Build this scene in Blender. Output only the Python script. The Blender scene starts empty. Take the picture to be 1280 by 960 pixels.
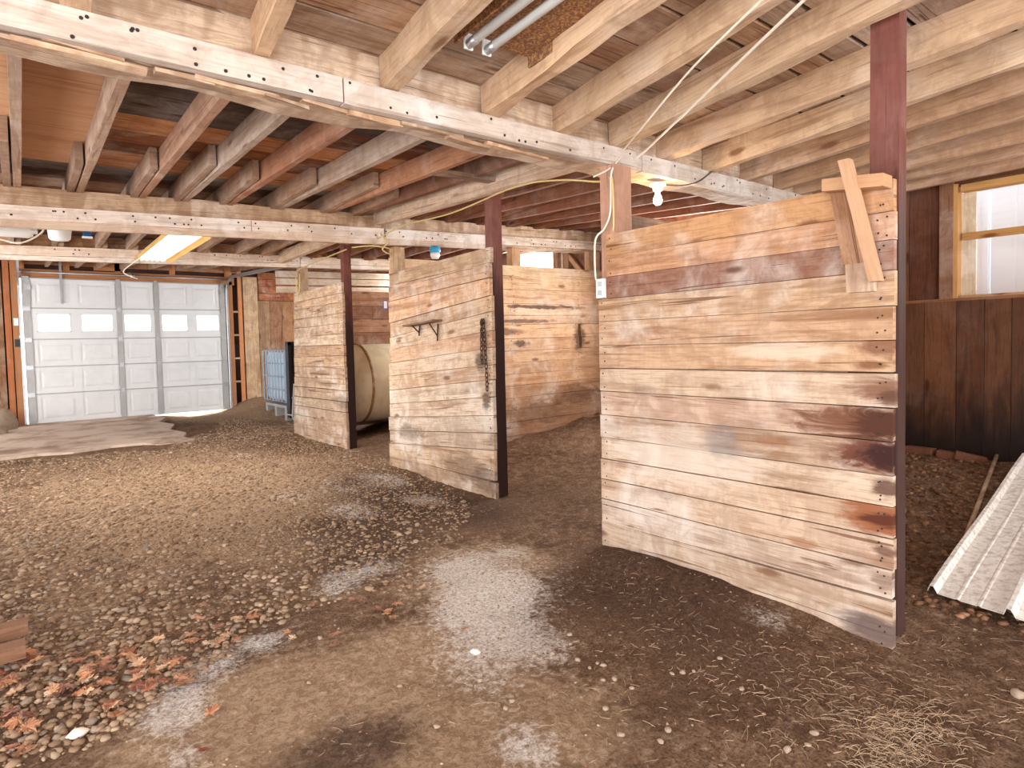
import bpy, math, random
import numpy as np
from mathutils import Vector, noise as mnoise
rnd = random.Random(7)
sc = bpy.context.scene
COL = sc.collection

# ------------------------------------------------------------------ camera
F, YAW, PIT, ROL, CY, H = 779.0, .6672, -.0426, -.0235, 460.0, 1.22
f0 = np.array([math.sin(YAW)*math.cos(PIT), math.cos(YAW)*math.cos(PIT), math.sin(PIT)])
r0 = np.array([math.cos(YAW), -math.sin(YAW), 0.0]); u0 = np.cross(r0, f0)
RV = r0*math.cos(ROL)+u0*math.sin(ROL); UV_ = -r0*math.sin(ROL)+u0*math.cos(ROL)
def on(ax, c, u, v):            # point on the plane axis=c seen at pixel (u, v)
    d = f0*F+RV*(u-640)-UV_*(v-CY); t = (c-(0, 0, H)[ax])/d[ax]
    return Vector((d[0]*t, d[1]*t, H+d[2]*t))
def fl(u, v, z=0.0): return on(2, z, u, v)
from mathutils import Matrix
cam = bpy.data.cameras.new('camera'); camo = bpy.data.objects.new('camera', cam); COL.objects.link(camo)
cam.sensor_width = 36; cam.lens = 36*F/1280; cam.shift_y = -(480-CY)/1280; cam.clip_start = .05
m = Matrix.Identity(4)
for i in range(3):
    m[i][0] = RV[i]; m[i][1] = UV_[i]; m[i][2] = -f0[i]
m[2][3] = H
camo.matrix_world = m
sc.camera = camo
# ------------------------------------------------------------------ sky, sun, area-light daylight mostly from assumed openings, exposure
sc.view_settings.view_transform = 'Standard'; sc.view_settings.look = 'None'
sc.view_settings.gamma = 1; sc.view_settings.exposure = 0.62
w = bpy.data.worlds.new('sky'); sc.world = w; w.use_nodes = True
bg = w.node_tree.nodes['Background']; bg.inputs[0].default_value = (.90, .95, 1, 1); bg.inputs[1].default_value = 3.2
def area(name, loc, direction, sx, sy, watt, col=(1, 1, 1)):
    l = bpy.data.lights.new(name, 'AREA'); l.shape = 'RECTANGLE'; l.size = sx; l.size_y = sy; l.energy = watt; l.color = col
    o = bpy.data.objects.new(name, l); COL.objects.link(o); o.location = loc
    o.rotation_euler = Vector(direction).to_track_quat('-Z', 'Z').to_euler(); return o
sun = bpy.data.lights.new('sun', 'SUN'); sun.energy = 4; sun.angle = .02; sun.color = (1, .95, .88)
so = bpy.data.objects.new('sun', sun); COL.objects.link(so); so.rotation_euler = Vector((-.25, -.3, -1)).to_track_quat('-Z', 'Y').to_euler()
area('daylight_side_doorway', (-2.2, .4, 1.15), (1, .12, 0), 4.6, 2.1, 120, (1, .985, .97))
area('daylight_rear_doorway', (1.2, -2.9, 1.1), (.05, 1, .05), 5.4, 2.0, 125, (1, .985, .97))
area('daylight_assumed_side_window', (-2.2, 6.6, 1.35), (1, .05, 0), 5.0, 1.3, 150, (1, .985, .965))  # unseen, assumed window; its light lifts the aisle and far end
area('far_side_fill', (-2.2, 11.0, 1.4), (1, .45, 0), 2.6, 1.4, 58, (1, .98, .96))  # added fill to brighten the garage door; the wall has no window here
area('daylight_assumed_stall_window', (5.85, 3.9, 1.9), (-1, 0, -.25), 1.6, .7, 85, (1, .975, .94))  # unseen window assumed here to brighten the stall and its divider
area('daylight_stall_opening', (5.85, 7.0, 2.1), (-1, -.1, -.3), 1.6, .6, 95, (1, .975, .94))
area('daylight_assumed_end_window', (5.85, 10.4, 1.9), (-1, 0, -.25), 1.6, .8, 80, (1, .975, .94))  # another assumed window out of view, lighting the end stall
area('daylight_front_stall_window', (5.85, .6, 1.9), (-1, 0, -.25), 1.4, .8, 16, (1, .975, .94))

# ------------------------------------------------------------------ helpers
def srgb(r, g, b):
    f = lambda c: (c/255/12.92) if c/255 <= .04045 else ((c/255+.055)/1.055)**2.4
    return (f(r), f(g), f(b))
def tint(c, a=.06, r=None):
    r = r or rnd
    k = 1+r.uniform(-a, a)*1.6; t = r.uniform(-a, a)*.5
    return (min(1, c[0]*k*(1+t)), min(1, c[1]*k), min(1, c[2]*k*(1-t)))

class MB:
    def __init__(s): s.v = []; s.f = []; s.uv = []; s.o = rnd.uniform(0, 40)
    def face(s, idx, uvs=None):
        s.f.append(idx); s.uv.extend(uvs if uvs else [(s.v[i][0]+s.o, s.v[i][1]+s.v[i][2]) for i in idx])
    def bar(s, p0, p1, a, b, wa, wb, n=1, jit=0., wane=0., bow=0., seed=None):
        """board from p0 to p1 (centre line) with unit side vectors a, b and widths wa, wb"""
        p0 = Vector(p0); p1 = Vector(p1); a = Vector(a); b = Vector(b)
        base = len(s.v); L = (p1-p0).length; sd = rnd.uniform(0, 99) if seed is None else seed
        per = [0, wa, wa+wb, 2*wa+wb, 2*wa+2*wb]; uo = rnd.uniform(0, 40); vo = rnd.uniform(0, 40)
        for i in range(n+1):
            t = i/n; c = p0.lerp(p1, t)+b*bow*math.sin(math.pi*t)
            for k, (sa, sb) in enumerate(((-1, -1), (1, -1), (1, 1), (-1, 1))):
                j = jit*mnoise.noise(Vector((t*L*3+sd, k*7.3, sd))); j2 = jit*mnoise.noise(Vector((t*L*2.3+sd, k*5.1+50, sd)))
                x = wane*max(0, mnoise.noise(Vector((t*L*2.2+sd, k*9+20, 3)))+.12) if sb < 0 else 0
                s.v.append(tuple(c+a*(sa*wa/2-sa*x*.6+j)+b*(sb*wb/2+x+j2)))
        for i in range(n):
            for k in range(4):
                k2 = (k+1) % 4; u1 = uo+L*i/n; u2 = uo+L*(i+1)/n
                s.f.append((base+4*i+k, base+4*i+k2, base+4*i+4+k2, base+4*i+4+k))
                s.uv.extend([(u1, vo+per[k]), (u1, vo+per[k+1]), (u2, vo+per[k+1]), (u2, vo+per[k])])
        for e, order in ((0, (3, 2, 1, 0)), (n, (0, 1, 2, 3))):
            s.f.append(tuple(base+4*e+k for k in order)); s.uv.extend([(uo, vo), (uo+.02, vo), (uo+.02, vo+.12), (uo, vo+.12)])
    def box(s, x0, y0, z0, x1, y1, z1, **k):
        d = (x1-x0, y1-y0, z1-z0); ax = d.index(max(d)); c = Vector(((x0+x1)/2, (y0+y1)/2, (z0+z1)/2))
        e = [Vector((1, 0, 0)), Vector((0, 1, 0)), Vector((0, 0, 1))]
        o = [i for i in range(3) if i != ax]
        s.bar(c-e[ax]*d[ax]/2, c+e[ax]*d[ax]/2, e[o[0]], e[o[1]], d[o[0]], d[o[1]], **k)
    def tube(s, pts, r, n=8, cap=True, closed=False):
        pts = [Vector(p) for p in pts]; base = len(s.v); N = len(pts)
        prev = None
        for i, p in enumerate(pts):
            if closed: d = pts[(i+1) % N]-pts[i-1]
            else: d = pts[min(i+1, N-1)]-pts[max(i-1, 0)]
            d.normalize()
            if prev is None: a = d.orthogonal().normalized()
            else: a = (prev-d*prev.dot(d)).normalized()
            prev = a; b = d.cross(a); rr = r[i] if isinstance(r, (list, tuple)) else r
            for k in range(n):
                t = 2*math.pi*k/n; s.v.append(tuple(p+a*rr*math.cos(t)+b*rr*math.sin(t)))
        for i in range(N if closed else N-1):
            for k in range(n):
                k2 = (k+1) % n; j = (i+1) % N
                s.face((base+i*n+k, base+i*n+k2, base+j*n+k2, base+j*n+k))
        if cap and not closed:
            s.face(tuple(base+k for k in reversed(range(n)))); s.face(tuple(base+(N-1)*n+k for k in range(n)))
    def lathe(s, c, axis, prof, n=24):
        """prof: list of (distance along axis, radius)"""
        axis = Vector(axis).normalized(); a = axis.orthogonal().normalized(); b = axis.cross(a); base = len(s.v); c = Vector(c)
        for h, r in prof:
            for k in range(n):
                t = 2*math.pi*k/n; s.v.append(tuple(c+axis*h+a*r*math.cos(t)+b*r*math.sin(t)))
        for i in range(len(prof)-1):
            for k in range(n):
                k2 = (k+1) % n; s.face((base+i*n+k, base+i*n+k2, base+(i+1)*n+k2, base+(i+1)*n+k))
        s.face(tuple(base+k for k in reversed(range(n)))); s.face(tuple(base+(len(prof)-1)*n+k for k in range(n)))
    def poly(s, pts):
        base = len(s.v); s.v.extend(tuple(p) for p in pts); s.face(tuple(range(base, base+len(pts))))
    def build(s, name, mat, parent=None, color=(1, 1, 1), smooth=False, origin=None):
        me = bpy.data.meshes.new(name); off = Vector(origin) if origin is not None else (Vector(parent.get('org', (0, 0, 0))) if parent else Vector())
        me.from_pydata([tuple(Vector(v)-off) for v in s.v], [], s.f)
        uvl = me.uv_layers.new(name='UVMap'); uvl.data.foreach_set('uv', [c for q in s.uv for c in q])
        me.materials.append(mat); me.validate()
        if smooth: me.polygons.foreach_set('use_smooth', [True]*len(me.polygons))
        o = bpy.data.objects.new(name, me); COL.objects.link(o); o.color = (*color, 1)
        if parent: o.parent = parent; o['org'] = tuple(off)
        else: o.location = off; o['org'] = tuple(off)
        return o
def tag(o, label=None, cat=None, group=None, kind=None):
    if label: o['label'] = label
    if cat: o['category'] = cat
    if group: o['group'] = group
    if kind: o['kind'] = kind
    return o
def thing(name, label, cat, loc, group=None, kind=None):
    o = bpy.data.objects.new(name, None); COL.objects.link(o); o.location = loc; o.empty_display_size = .1
    o['org'] = tuple(loc); return tag(o, label, cat, group, kind)
X, Y, Z = (1, 0, 0), (0, 1, 0), (0, 0, 1)

# ------------------------------------------------------------------ materials
def newmat(name):
    m = bpy.data.materials.new(name); m.use_nodes = True; nt = m.node_tree; nt.nodes.clear()
    out = nt.nodes.new('ShaderNodeOutputMaterial'); b = nt.nodes.new('ShaderNodeBsdfPrincipled'); nt.links.new(b.outputs[0], out.inputs[0])
    return m, nt, b
def nd(nt, t, **k):
    n = nt.nodes.new('ShaderNode'+t)
    for a, v in k.items():
        if a.startswith('i_'):
            key = a[2:]; n.inputs[int(key) if key.isdigit() else key.replace('_', ' ')].default_value = v
        else: setattr(n, a, v)
    return n
def math_(nt, op, a, b=None, clamp=False):
    n = nd(nt, 'Math', operation=op, use_clamp=clamp)
    for i, q in enumerate((a, b)):
        if q is None: continue
        if isinstance(q, (int, float)): n.inputs[i].default_value = q
        else: nt.links.new(q, n.inputs[i])
    return n.outputs[0]
def mix(nt, fac, a, b, mode='MIX'):
    n = nd(nt, 'Mix', data_type='RGBA', blend_type=mode); n.clamp_factor = True
    for i, q in ((0, fac), (6, a), (7, b)):
        if isinstance(q, (int, float)): n.inputs[i].default_value = q
        elif isinstance(q, tuple): n.inputs[i].default_value = (*q[:3], 1)
        else: nt.links.new(q, n.inputs[i])
    return n.outputs[2]
def ramp(nt, x, a, b):
    n = nd(nt, 'MapRange', interpolation_type='SMOOTHSTEP'); n.inputs[1].default_value = a; n.inputs[2].default_value = b; nt.links.new(x, n.inputs[0]); return n.outputs[0]
def tex(nt, co, scale, nscale=1., detail=5, dist=0., rough=.6):
    mp = nd(nt, 'Mapping'); mp.inputs['Scale'].default_value = scale; nt.links.new(co, mp.inputs[0])
    n = nd(nt, 'TexNoise'); n.inputs['Scale'].default_value = nscale; n.inputs['Detail'].default_value = detail; n.inputs['Distortion'].default_value = dist
    n.inputs['Roughness'].default_value = rough; nt.links.new(mp.outputs[0], n.inputs[0]); return n.outputs[0]
def wood(name, contrast=.5, white=.25, grey=.15, knots=True, rough=.85, stains=(), bump=.35, dark=(.42, .30, .22), saw=0., damp=None, wcol=(.80, .72, .66), sscale=55, crack=.45):
    m, nt, b = newmat(name); L = nt.links
    tc = nd(nt, 'TexCoord'); uv = tc.outputs['UV']; oc = tc.outputs['Object']
    info = nd(nt, 'ObjectInfo'); base = info.outputs['Color']
    g1 = tex(nt, uv, (1.1, 13, 1), 1, 7, .9, .62); g2 = tex(nt, uv, (5, 85, 1), 1, 4, .2); bl = tex(nt, oc, (1, 1, 1), 2.3, 5, .4); bl2 = tex(nt, oc, (1, 1, 1), 5.5, 6, .8, .7)
    dk = mix(nt, 1., base, dark, 'MULTIPLY')
    c = mix(nt, math_(nt, 'MULTIPLY', ramp(nt, g1, .52, .30), contrast, True), base, dk)
    c = mix(nt, math_(nt, 'MULTIPLY', ramp(nt, g2, .55, .32), contrast*.55, True), c, dk)
    c = mix(nt, math_(nt, 'MULTIPLY', ramp(nt, bl, .46, .72), white*1.6, True), c, wcol)
    c = mix(nt, math_(nt, 'MULTIPLY', ramp(nt, bl2, .56, .40), grey, True), c, mix(nt, 1., base, (.55, .47, .42), 'MULTIPLY'))
    if saw > 0:
        sw = tex(nt, uv, (sscale, 3, 1), 1, 2, .3); c = mix(nt, math_(nt, 'MULTIPLY', ramp(nt, sw, .55, .4), saw, True), c, dk)
    cr = tex(nt, uv, (.8, 26, 1), 1, 3, 1.5, .5)   # drying cracks along the grain
    c = mix(nt, math_(nt, 'MULTIPLY', ramp(nt, cr, .36, .31), crack), c, mix(nt, 1., base, (.30, .20, .15), 'MULTIPLY'))
    if knots:
        mp = nd(nt, 'Mapping'); mp.inputs['Scale'].default_value = (1.7, 5.5, 1); L.new(uv, mp.inputs[0])
        vo = nd(nt, 'TexVoronoi', distance='EUCLIDEAN'); vo.inputs['Scale'].default_value = 1; vo.inputs['Randomness'].default_value = 1; L.new(mp.outputs[0], vo.inputs[0])
        dn = math_(nt, 'ADD', vo.outputs['Distance'], math_(nt, 'MULTIPLY', math_(nt, 'SUBTRACT', bl2, .5), .12))
        c = mix(nt, math_(nt, 'MULTIPLY', ramp(nt, dn, .14, .05), .8), c, mix(nt, 1., base, (.30, .17, .10), 'MULTIPLY'))
    if stains:
        wp = nd(nt, 'NewGeometry').outputs['Position']; sn = tex(nt, wp, (1, .55, 2.6), 5.5, 6, 1.2, .7)
        for (cx, cy, cz, rx, ry, rz, k, col) in stains:
            mp = nd(nt, 'Mapping', vector_type='POINT'); mp.inputs['Scale'].default_value = (1/rx, 1/ry, 1/rz); mp.inputs['Location'].default_value = (-cx/rx, -cy/ry, -cz/rz)
            L.new(wp, mp.inputs[0]); ln = nd(nt, 'VectorMath', operation='LENGTH'); L.new(mp.outputs[0], ln.inputs[0])
            d = math_(nt, 'ADD', ln.outputs['Value'], math_(nt, 'MULTIPLY', math_(nt, 'SUBTRACT', sn, .5), 1.9))
            c = mix(nt, math_(nt, 'MULTIPLY', ramp(nt, d, 1.05, .45), k), c, col)
    if damp:   # soaked foot of the planks: colour, height where it ends
        col, z0, z1, k = damp
        sx = nd(nt, 'SeparateXYZ'); L.new(oc, sx.inputs[0])
        zz = math_(nt, 'ADD', sx.outputs[2], math_(nt, 'MULTIPLY', math_(nt, 'SUBTRACT', tex(nt, oc, (2.2, 2.2, .7), 2.2, 5, .6, .65), .5), 1.5*(z1-z0)))
        c = mix(nt, math_(nt, 'MULTIPLY', ramp(nt, zz, z1, z0), k), c, col)
    L.new(c, b.inputs['Base Color']); b.inputs['Roughness'].default_value = rough; b.inputs['Specular IOR Level'].default_value = .25
    bp = nd(nt, 'Bump'); bp.inputs['Strength'].default_value = bump; bp.inputs['Distance'].default_value = .006
    L.new(math_(nt, 'ADD', g1, math_(nt, 'MULTIPLY', g2, .6)), bp.inputs['Height']); L.new(bp.outputs[0], b.inputs['Normal'])
    return m
def plain(name, col, rough=.6, metal=0., vary=.0, scale=8., vcol=None, bump=0., spec=.5):
    m, nt, b = newmat(name); b.inputs['Roughness'].default_value = rough; b.inputs['Metallic'].default_value = metal; b.inputs['Specular IOR Level'].default_value = spec
    if vary:
        tc = nd(nt, 'TexCoord'); n = tex(nt, tc.outputs['Object'], (1, 1, 1), scale, 6, .3, .65)
        c = mix(nt, math_(nt, 'MULTIPLY', ramp(nt, n, .42, .68), vary), col, vcol or tuple(x*.5 for x in col)); nt.links.new(c, b.inputs['Base Color'])
        if bump:
            bp = nd(nt, 'Bump'); bp.inputs['Strength'].default_value = bump; bp.inputs['Distance'].default_value = .004; nt.links.new(n, bp.inputs['Height']); nt.links.new(bp.outputs[0], b.inputs['Normal'])
    else: b.inputs['Base Color'].default_value = (*col, 1)
    return m
DB = srgb(74, 42, 30); VB = srgb(48, 26, 22)
M = {}
M['joist'] = wood('joist_wood', .6, .16, .4, True, saw=.04)
M['ceiling'] = wood('ceiling_board_wood', .8, .2, .5, True, saw=.08, crack=.8)
M['ledger'] = wood('whitewashed_wood', .5, .32, .38, False, wcol=(.86, .82, .79))
M['hewn'] = wood('hewn_timber_wood', .8, .22, .5, False, bump=1.3, saw=.5, sscale=7, crack=.75)
M['grey'] = wood('grey_weathered_wood', .8, .14, .5, True, saw=.08, crack=.7)
FB = dict(saw=.06, wcol=(.80, .72, .65), crack=.85)
GS = [(2.68, 1.45, 1.15, .5, .3, .05, .5, srgb(226, 208, 188)), (2.68, 2.0, .60, .5, .55, .18, .45, srgb(224, 208, 194)), (2.68, 1.75, .70, .5, .13, .10, .5, srgb(112, 106, 108)), (2.68, 2.25, .93, .5, .12, .05, .35, srgb(120, 100, 88)), (2.68, 1.9, 1.0, .5, .3, .04, .3, srgb(150, 116, 90))]
M['front_boards'] = wood('near_partition_wood', .85, .34, .42, True, stains=GS, **FB)
BD = {5: [(1.03, 1.17, .14, .05, .75, (112, 66, 44))], 6: [(1.02, .99, .18, .07, .8, (110, 64, 42)), (1.0, .96, .07, .05, .7, (78, 46, 34))],
      7: [(1.08, .86, .42, .10, .95, (112, 70, 48)), (1.0, .86, .22, .10, .9, (74, 42, 30))], 8: [(1.02, .735, .26, .10, .95, (98, 50, 34)), (1.0, .73, .12, .07, .92, (52, 26, 24)), (1.50, .74, .10, .03, .6, (150, 104, 76))],
      9: [(1.02, .60, .07, .05, .85, (82, 48, 36))], 10: [(1.03, .475, .20, .09, .92, (140, 80, 46)), (1.02, .47, .11, .035, .85, (74, 32, 24))], 11: [(1.02, .345, .07, .035, .8, (92, 54, 38)), (1.35, .30, .09, .03, .7, (146, 100, 68))],
      12: [(1.02, .22, .06, .04, .6, (110, 76, 58)), (1.2, .20, .2, .02, .5, (130, 98, 78))], 13: [(1.0, .02, .2, .09, .85, (92, 74, 72)), (1.3, .10, .5, .03, .4, (150, 118, 92))]}
for k_, L_ in BD.items(): M['front_boards_%d' % k_] = wood('near_partition_wood', .85, .34, .42, True, stains=GS+[(2.68, a, b, .5, c, d, e, srgb(*f)) for a, b, c, d, e, f in L_], **FB)
M['mid_boards'] = wood('middle_partition_wood', .9, .34, .55, True, saw=.07, crack=.8, wcol=(.78, .71, .65), stains=(
    (2.87, 4.05, 1.06, .5, .09, .10, .75, srgb(62, 42, 34)), (2.87, 3.98, .75, .5, .07, .10, .75, srgb(62, 42, 34)),
    (2.87, 4.35, .18, .5, .40, .16, .6, srgb(100, 70, 52)), (2.87, 5.25, .38, .5, .30, .09, .55, srgb(92, 72, 60)),
    (2.87, 4.0, .10, .5, .25, .14, .6, srgb(80, 56, 44)), (2.87, 4.7, 1.12, .5, .5, .05, .4, srgb(220, 205, 190))))
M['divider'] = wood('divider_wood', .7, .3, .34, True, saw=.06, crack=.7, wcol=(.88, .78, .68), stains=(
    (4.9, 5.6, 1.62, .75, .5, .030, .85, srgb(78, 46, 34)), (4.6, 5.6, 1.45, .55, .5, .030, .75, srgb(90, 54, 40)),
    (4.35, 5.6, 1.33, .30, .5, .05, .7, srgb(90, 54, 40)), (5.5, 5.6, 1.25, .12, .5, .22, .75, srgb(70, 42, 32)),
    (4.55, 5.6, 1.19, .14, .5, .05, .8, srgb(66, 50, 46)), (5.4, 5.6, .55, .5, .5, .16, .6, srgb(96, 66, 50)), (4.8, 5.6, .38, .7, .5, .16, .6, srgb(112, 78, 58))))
M['rear_boards'] = wood('rear_partition_wood', .95, .34, .6, True, saw=.07, crack=.85, wcol=(.78, .71, .65), stains=((2.98, 7.1, .55, .5, .4, .10, .5, srgb(98, 76, 64)), (2.98, 7.6, .75, .5, .5, .04, .45, srgb(96, 78, 66))))
M['brown'] = wood('brown_stained_wood', .75, .03, .35, True, rough=.7, damp=(srgb(22, 12, 9), .35, .95, .93), dark=(.34, .24, .18))
M['orange'] = wood('fresh_framing_wood', .35, .05, .1, True)
M['post'] = wood('dark_red_post_wood', .45, .03, .3, False, rough=.55, damp=(srgb(30, 15, 12), 1.3, 2.05, .93), dark=(.4, .3, .3))
M['near_post'] = wood('near_post_wood', .5, .05, .35, False, rough=.6, damp=(srgb(58, 40, 34), 1.5, 2.0, .9), dark=(.45, .35, .33))
M['post2'] = wood('reddish_post_wood', .4, .03, .3, False, rough=.6, dark=(.5, .35, .3))
M['door'] = plain('door_white_paint', srgb(226, 227, 228), .45, 0, .25, 3., srgb(196, 196, 196))
M['steel'] = plain('galvanised_steel', srgb(186, 186, 188), .38, .75, .3, 20.)
M['greysteel'] = plain('grey_steel', srgb(176, 175, 174), .5, .3, .2, 9.)
M['black'] = plain('black_plastic', srgb(22, 22, 24), .45)
M['iron'] = plain('rusty_iron', srgb(70, 50, 42), .7, .5, .6, 60., srgb(110, 62, 36))
M['nail'] = plain('dark_nail_head', srgb(52, 42, 38), .7, .3)
M['plastic_white'] = plain('white_plastic', srgb(240, 240, 238), .4)
M['cable_white'] = plain('cream_cable_sheath', srgb(236, 226, 208), .45)
M['cable_yellow'] = plain('yellow_cable_sheath', srgb(214, 186, 122), .45)
M['cable_dark'] = plain('dark_cable_sheath', srgb(84, 70, 64), .5)
M['blue'] = plain('blue_plastic', srgb(24, 92, 160), .35)
M['cyan'] = plain('light_blue_plastic', srgb(60, 160, 205), .35)
M['tank'] = plain('cream_tank_plastic', srgb(222, 208, 178), .45, 0, .45, 3.2, srgb(180, 154, 116))
M['tank_stain'] = plain('brown_stained_plastic', srgb(136, 96, 60), .6, 0, .6, 14., srgb(196, 168, 130))
M['ibc'] = plain('blue_white_tote_plastic', srgb(206, 222, 236), .4, 0, .15, 4.)
M['sheetmetal'] = plain('dirty_white_sheet_metal', srgb(238, 232, 224), .42, .05, .5, 30., srgb(120, 92, 72))
M['siding'] = plain('white_corrugated_siding', srgb(235, 238, 242), .5)
M['rust'] = plain('rusted_speckled_metal', srgb(120, 82, 64), .7, .2, .9, 85., srgb(212, 158, 92), bump=.5)
M['glass_tube'] = plain('unlit_glass_tube', srgb(228, 230, 226), .35)
M['brick'] = plain('brown_block', srgb(128, 82, 60), .9, 0, .5, 30., srgb(96, 60, 44), bump=.5)
M['stone'] = plain('pale_stone', srgb(158, 138, 118), .85, 0, .5, 22., srgb(130, 108, 90), bump=.4)
M['whitestone'] = plain('white_stone', srgb(232, 222, 206), .8, 0, .3, 12., srgb(190, 172, 150), bump=.3)
M['concrete'] = plain('old_concrete', srgb(204, 182, 164), .9, 0, .95, 1.6, srgb(142, 112, 90), bump=.6)
M['outground'] = plain('bright_outside_ground', srgb(215, 210, 205), .9)
m, nt, b = newmat('window_glass')
tr = nd(nt, 'BsdfTransparent'); gl = nd(nt, 'BsdfGlossy'); gl.inputs['Roughness'].default_value = .05; mx = nd(nt, 'MixShader'); mx.inputs[0].default_value = .07
nt.links.new(tr.outputs[0], mx.inputs[1]); nt.links.new(gl.outputs[0], mx.inputs[2]); nt.links.new(mx.outputs[0], nt.nodes['Material Output'].inputs[0]); M['glass'] = m
def emit(name, col, s):
    m, nt, b = newmat(name); b.inputs['Base Color'].default_value = (*col, 1); b.inputs['Emission Color'].default_value = (*col, 1); b.inputs['Emission Strength'].default_value = s; return m
M['bulb'] = emit('glowing_bulb', (1, .80, .48), 14); M['lens'] = emit('lit_lamp_lens', (1, .97, .90), 1.5)

# per-point tinted materials (leaf, gravel, straw)
def attr_mat(name, rough=.85, translucent=False):
    m, nt, b = newmat(name); a = nd(nt, 'VertexColor', layer_name='Col'); nt.links.new(a.outputs[0], b.inputs['Base Color']); b.inputs['Roughness'].default_value = rough; b.inputs['Specular IOR Level'].default_value = .2; return m
M['gravel'] = attr_mat('gravel_stone'); M['straw'] = attr_mat('straw_stalk', .6)
m, nt, b = newmat('dry_leaf'); info = nd(nt, 'ObjectInfo'); tc = nd(nt, 'TexCoord')
n = tex(nt, tc.outputs['Object'], (1, 1, 1), 40, 5, .3); nt.links.new(mix(nt, math_(nt, 'MULTIPLY', ramp(nt, n, .45, .7), .6), info.outputs['Color'], mix(nt, 1., info.outputs['Color'], (.5, .36, .3), 'MULTIPLY')), b.inputs['Base Color'])
b.inputs['Roughness'].default_value = .6; M['leaf'] = m

# ------------------------------------------------------------------ floor
def sstep(a, b, x):
    t = np.clip((x-a)/(b-a), 0, 1); return t*t*(3-2*t)
_g = np.random.RandomState(3); _T = _g.rand(64, 64)
def vnoise(x, y):
    xi = np.floor(x).astype(int); yi = np.floor(y).astype(int); fx = x-xi; fy = y-yi; fx = fx*fx*(3-2*fx); fy = fy*fy*(3-2*fy)
    a = _T[xi % 64, yi % 64]; b_ = _T[(xi+1) % 64, yi % 64]; c = _T[xi % 64, (yi+1) % 64]; d = _T[(xi+1) % 64, (yi+1) % 64]
    return (a*(1-fx)+b_*fx)*(1-fy)+(c*(1-fx)+d*fx)*fy-.5
def fbm(x, y, s, o=4):
    r = 0; a = 1
    for i in range(o): r = r+a*vnoise(x*s+i*17.3, y*s+i*9.1); s *= 2.1; a *= .5
    return r
def zf(x, y):
    x = np.asarray(x, float); y = np.asarray(y, float)
    z = .20*sstep(3.3, 5.9, x) + .24*sstep(10.2, 12.6, y)*sstep(2.9, 3.6, x)
    rough = 1+1.6*sstep(3.2, 4.6, x)
    z = z+.028*fbm(x, y, 1.1)*rough+.010*fbm(x+7, y, 4.)*rough+.011*fbm(x, y+5, 13., 3)*rough*(.5+.5*sstep(2.2, 3.5, y))
    z = z+.062*sstep(9.2, 12.6, y)*sstep(1.9, 1.5, x)-.045*np.exp(-(((x-2.5)/.42)**2+((y-12.75)/.5)**2))+.03*np.exp(-(((x-1.7)/.4)**2+((y-12.7)/.3)**2))
    z = z-.04*np.exp(-(((x-2.66)/.3)**2+((y-1.0)/.35)**2))
    slab = sstep(-.6, -.3, x)*sstep(1.95, 1.5, x)*sstep(9.0, 9.3, y)
    z = z*(1-.8*slab)-.012*slab
    z = z-.05*np.exp(-((x-1.25)/.25)**2)*0
    # banked dirt along the foot of the stall fronts
    z = z+.035*np.exp(-((x-2.55)/.16)**2)*sstep(1.3, 2.2, y)*sstep(2.7, 2.4, y)
    return z
def Zf(x, y): return float(zf(x, y))
def inpoly(px, py, poly):
    r = np.zeros(px.shape, bool); n = len(poly)
    for i in range(n):
        x1, y1 = poly[i]; x2, y2 = poly[i-1]
        c = ((y1 > py) != (y2 > py)) & (px < (x2-x1)*(py-y1)/((y2-y1) if y2 != y1 else 1e-9)+x1); r ^= c
    return r
gpoly = [tuple(fl(*p))[:2] for p in ((-400, 980), (60, 960), (150, 915), (225, 858), (330, 785), (440, 745), (505, 745), (560, 690), (590, 640), (560, 600), (480, 572), (436, 552), (371, 538), (352, 520), (318, 498), (296, 512), (270, 535), (200, 563), (60, 572), (-300, 590))]
def gaus(x, y, u, v, ru, rv):           # soft patch centred on a floor point, radii in metres
    p = fl(u, v); return np.exp(-(((x-p.x)/ru)**2+((y-p.y)/rv)**2))
xs = np.concatenate([np.linspace(-2.6, -.6, 20, endpoint=False), np.linspace(-.6, 4.2, 230, endpoint=False), np.linspace(4.2, 6.3, 60)])
ys = np.concatenate([np.linspace(-3.2, .5, 24, endpoint=False), np.linspace(.5, 6.0, 270, endpoint=False), np.linspace(6.0, 13.0, 130)])
GX, GY = np.meshgrid(xs, ys); ZZ = zf(GX, GY)
nx, ny = len(xs), len(ys)
vv = np.stack([GX, GY, ZZ], -1).reshape(-1, 3)
ii = np.arange(nx-1)[None, :]+np.arange(ny-1)[:, None]*nx; quads = np.stack([ii, ii+1, ii+1+nx, ii+nx], -1).reshape(-1, 4)
def fastmesh(name, verts, faces, mat, cols=None, smooth=True, k=4):
    me = bpy.data.meshes.new(name); me.vertices.add(len(verts)); me.vertices.foreach_set('co', verts.astype(np.float32).ravel())
    me.loops.add(faces.size); me.loops.foreach_set('vertex_index', faces.astype(np.int32).ravel())
    me.polygons.add(len(faces)); me.polygons.foreach_set('loop_start', np.arange(0, faces.size, k, dtype=np.int32)); me.polygons.foreach_set('loop_total', np.full(len(faces), k, np.int32))
    me.polygons.foreach_set('use_smooth', np.full(len(faces), smooth)); me.update(); me.materials.append(mat)
    if cols is not None:
        a = me.color_attributes.new('Col', 'FLOAT_COLOR', 'POINT'); a.data.foreach_set('color', cols.astype(np.float32).ravel())
    o = bpy.data.objects.new(name, me); COL.objects.link(o); return o
gx, gy = GX.ravel(), GY.ravel()
gm = inpoly(gx, gy, gpoly).astype(float)
lime = 0
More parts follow.
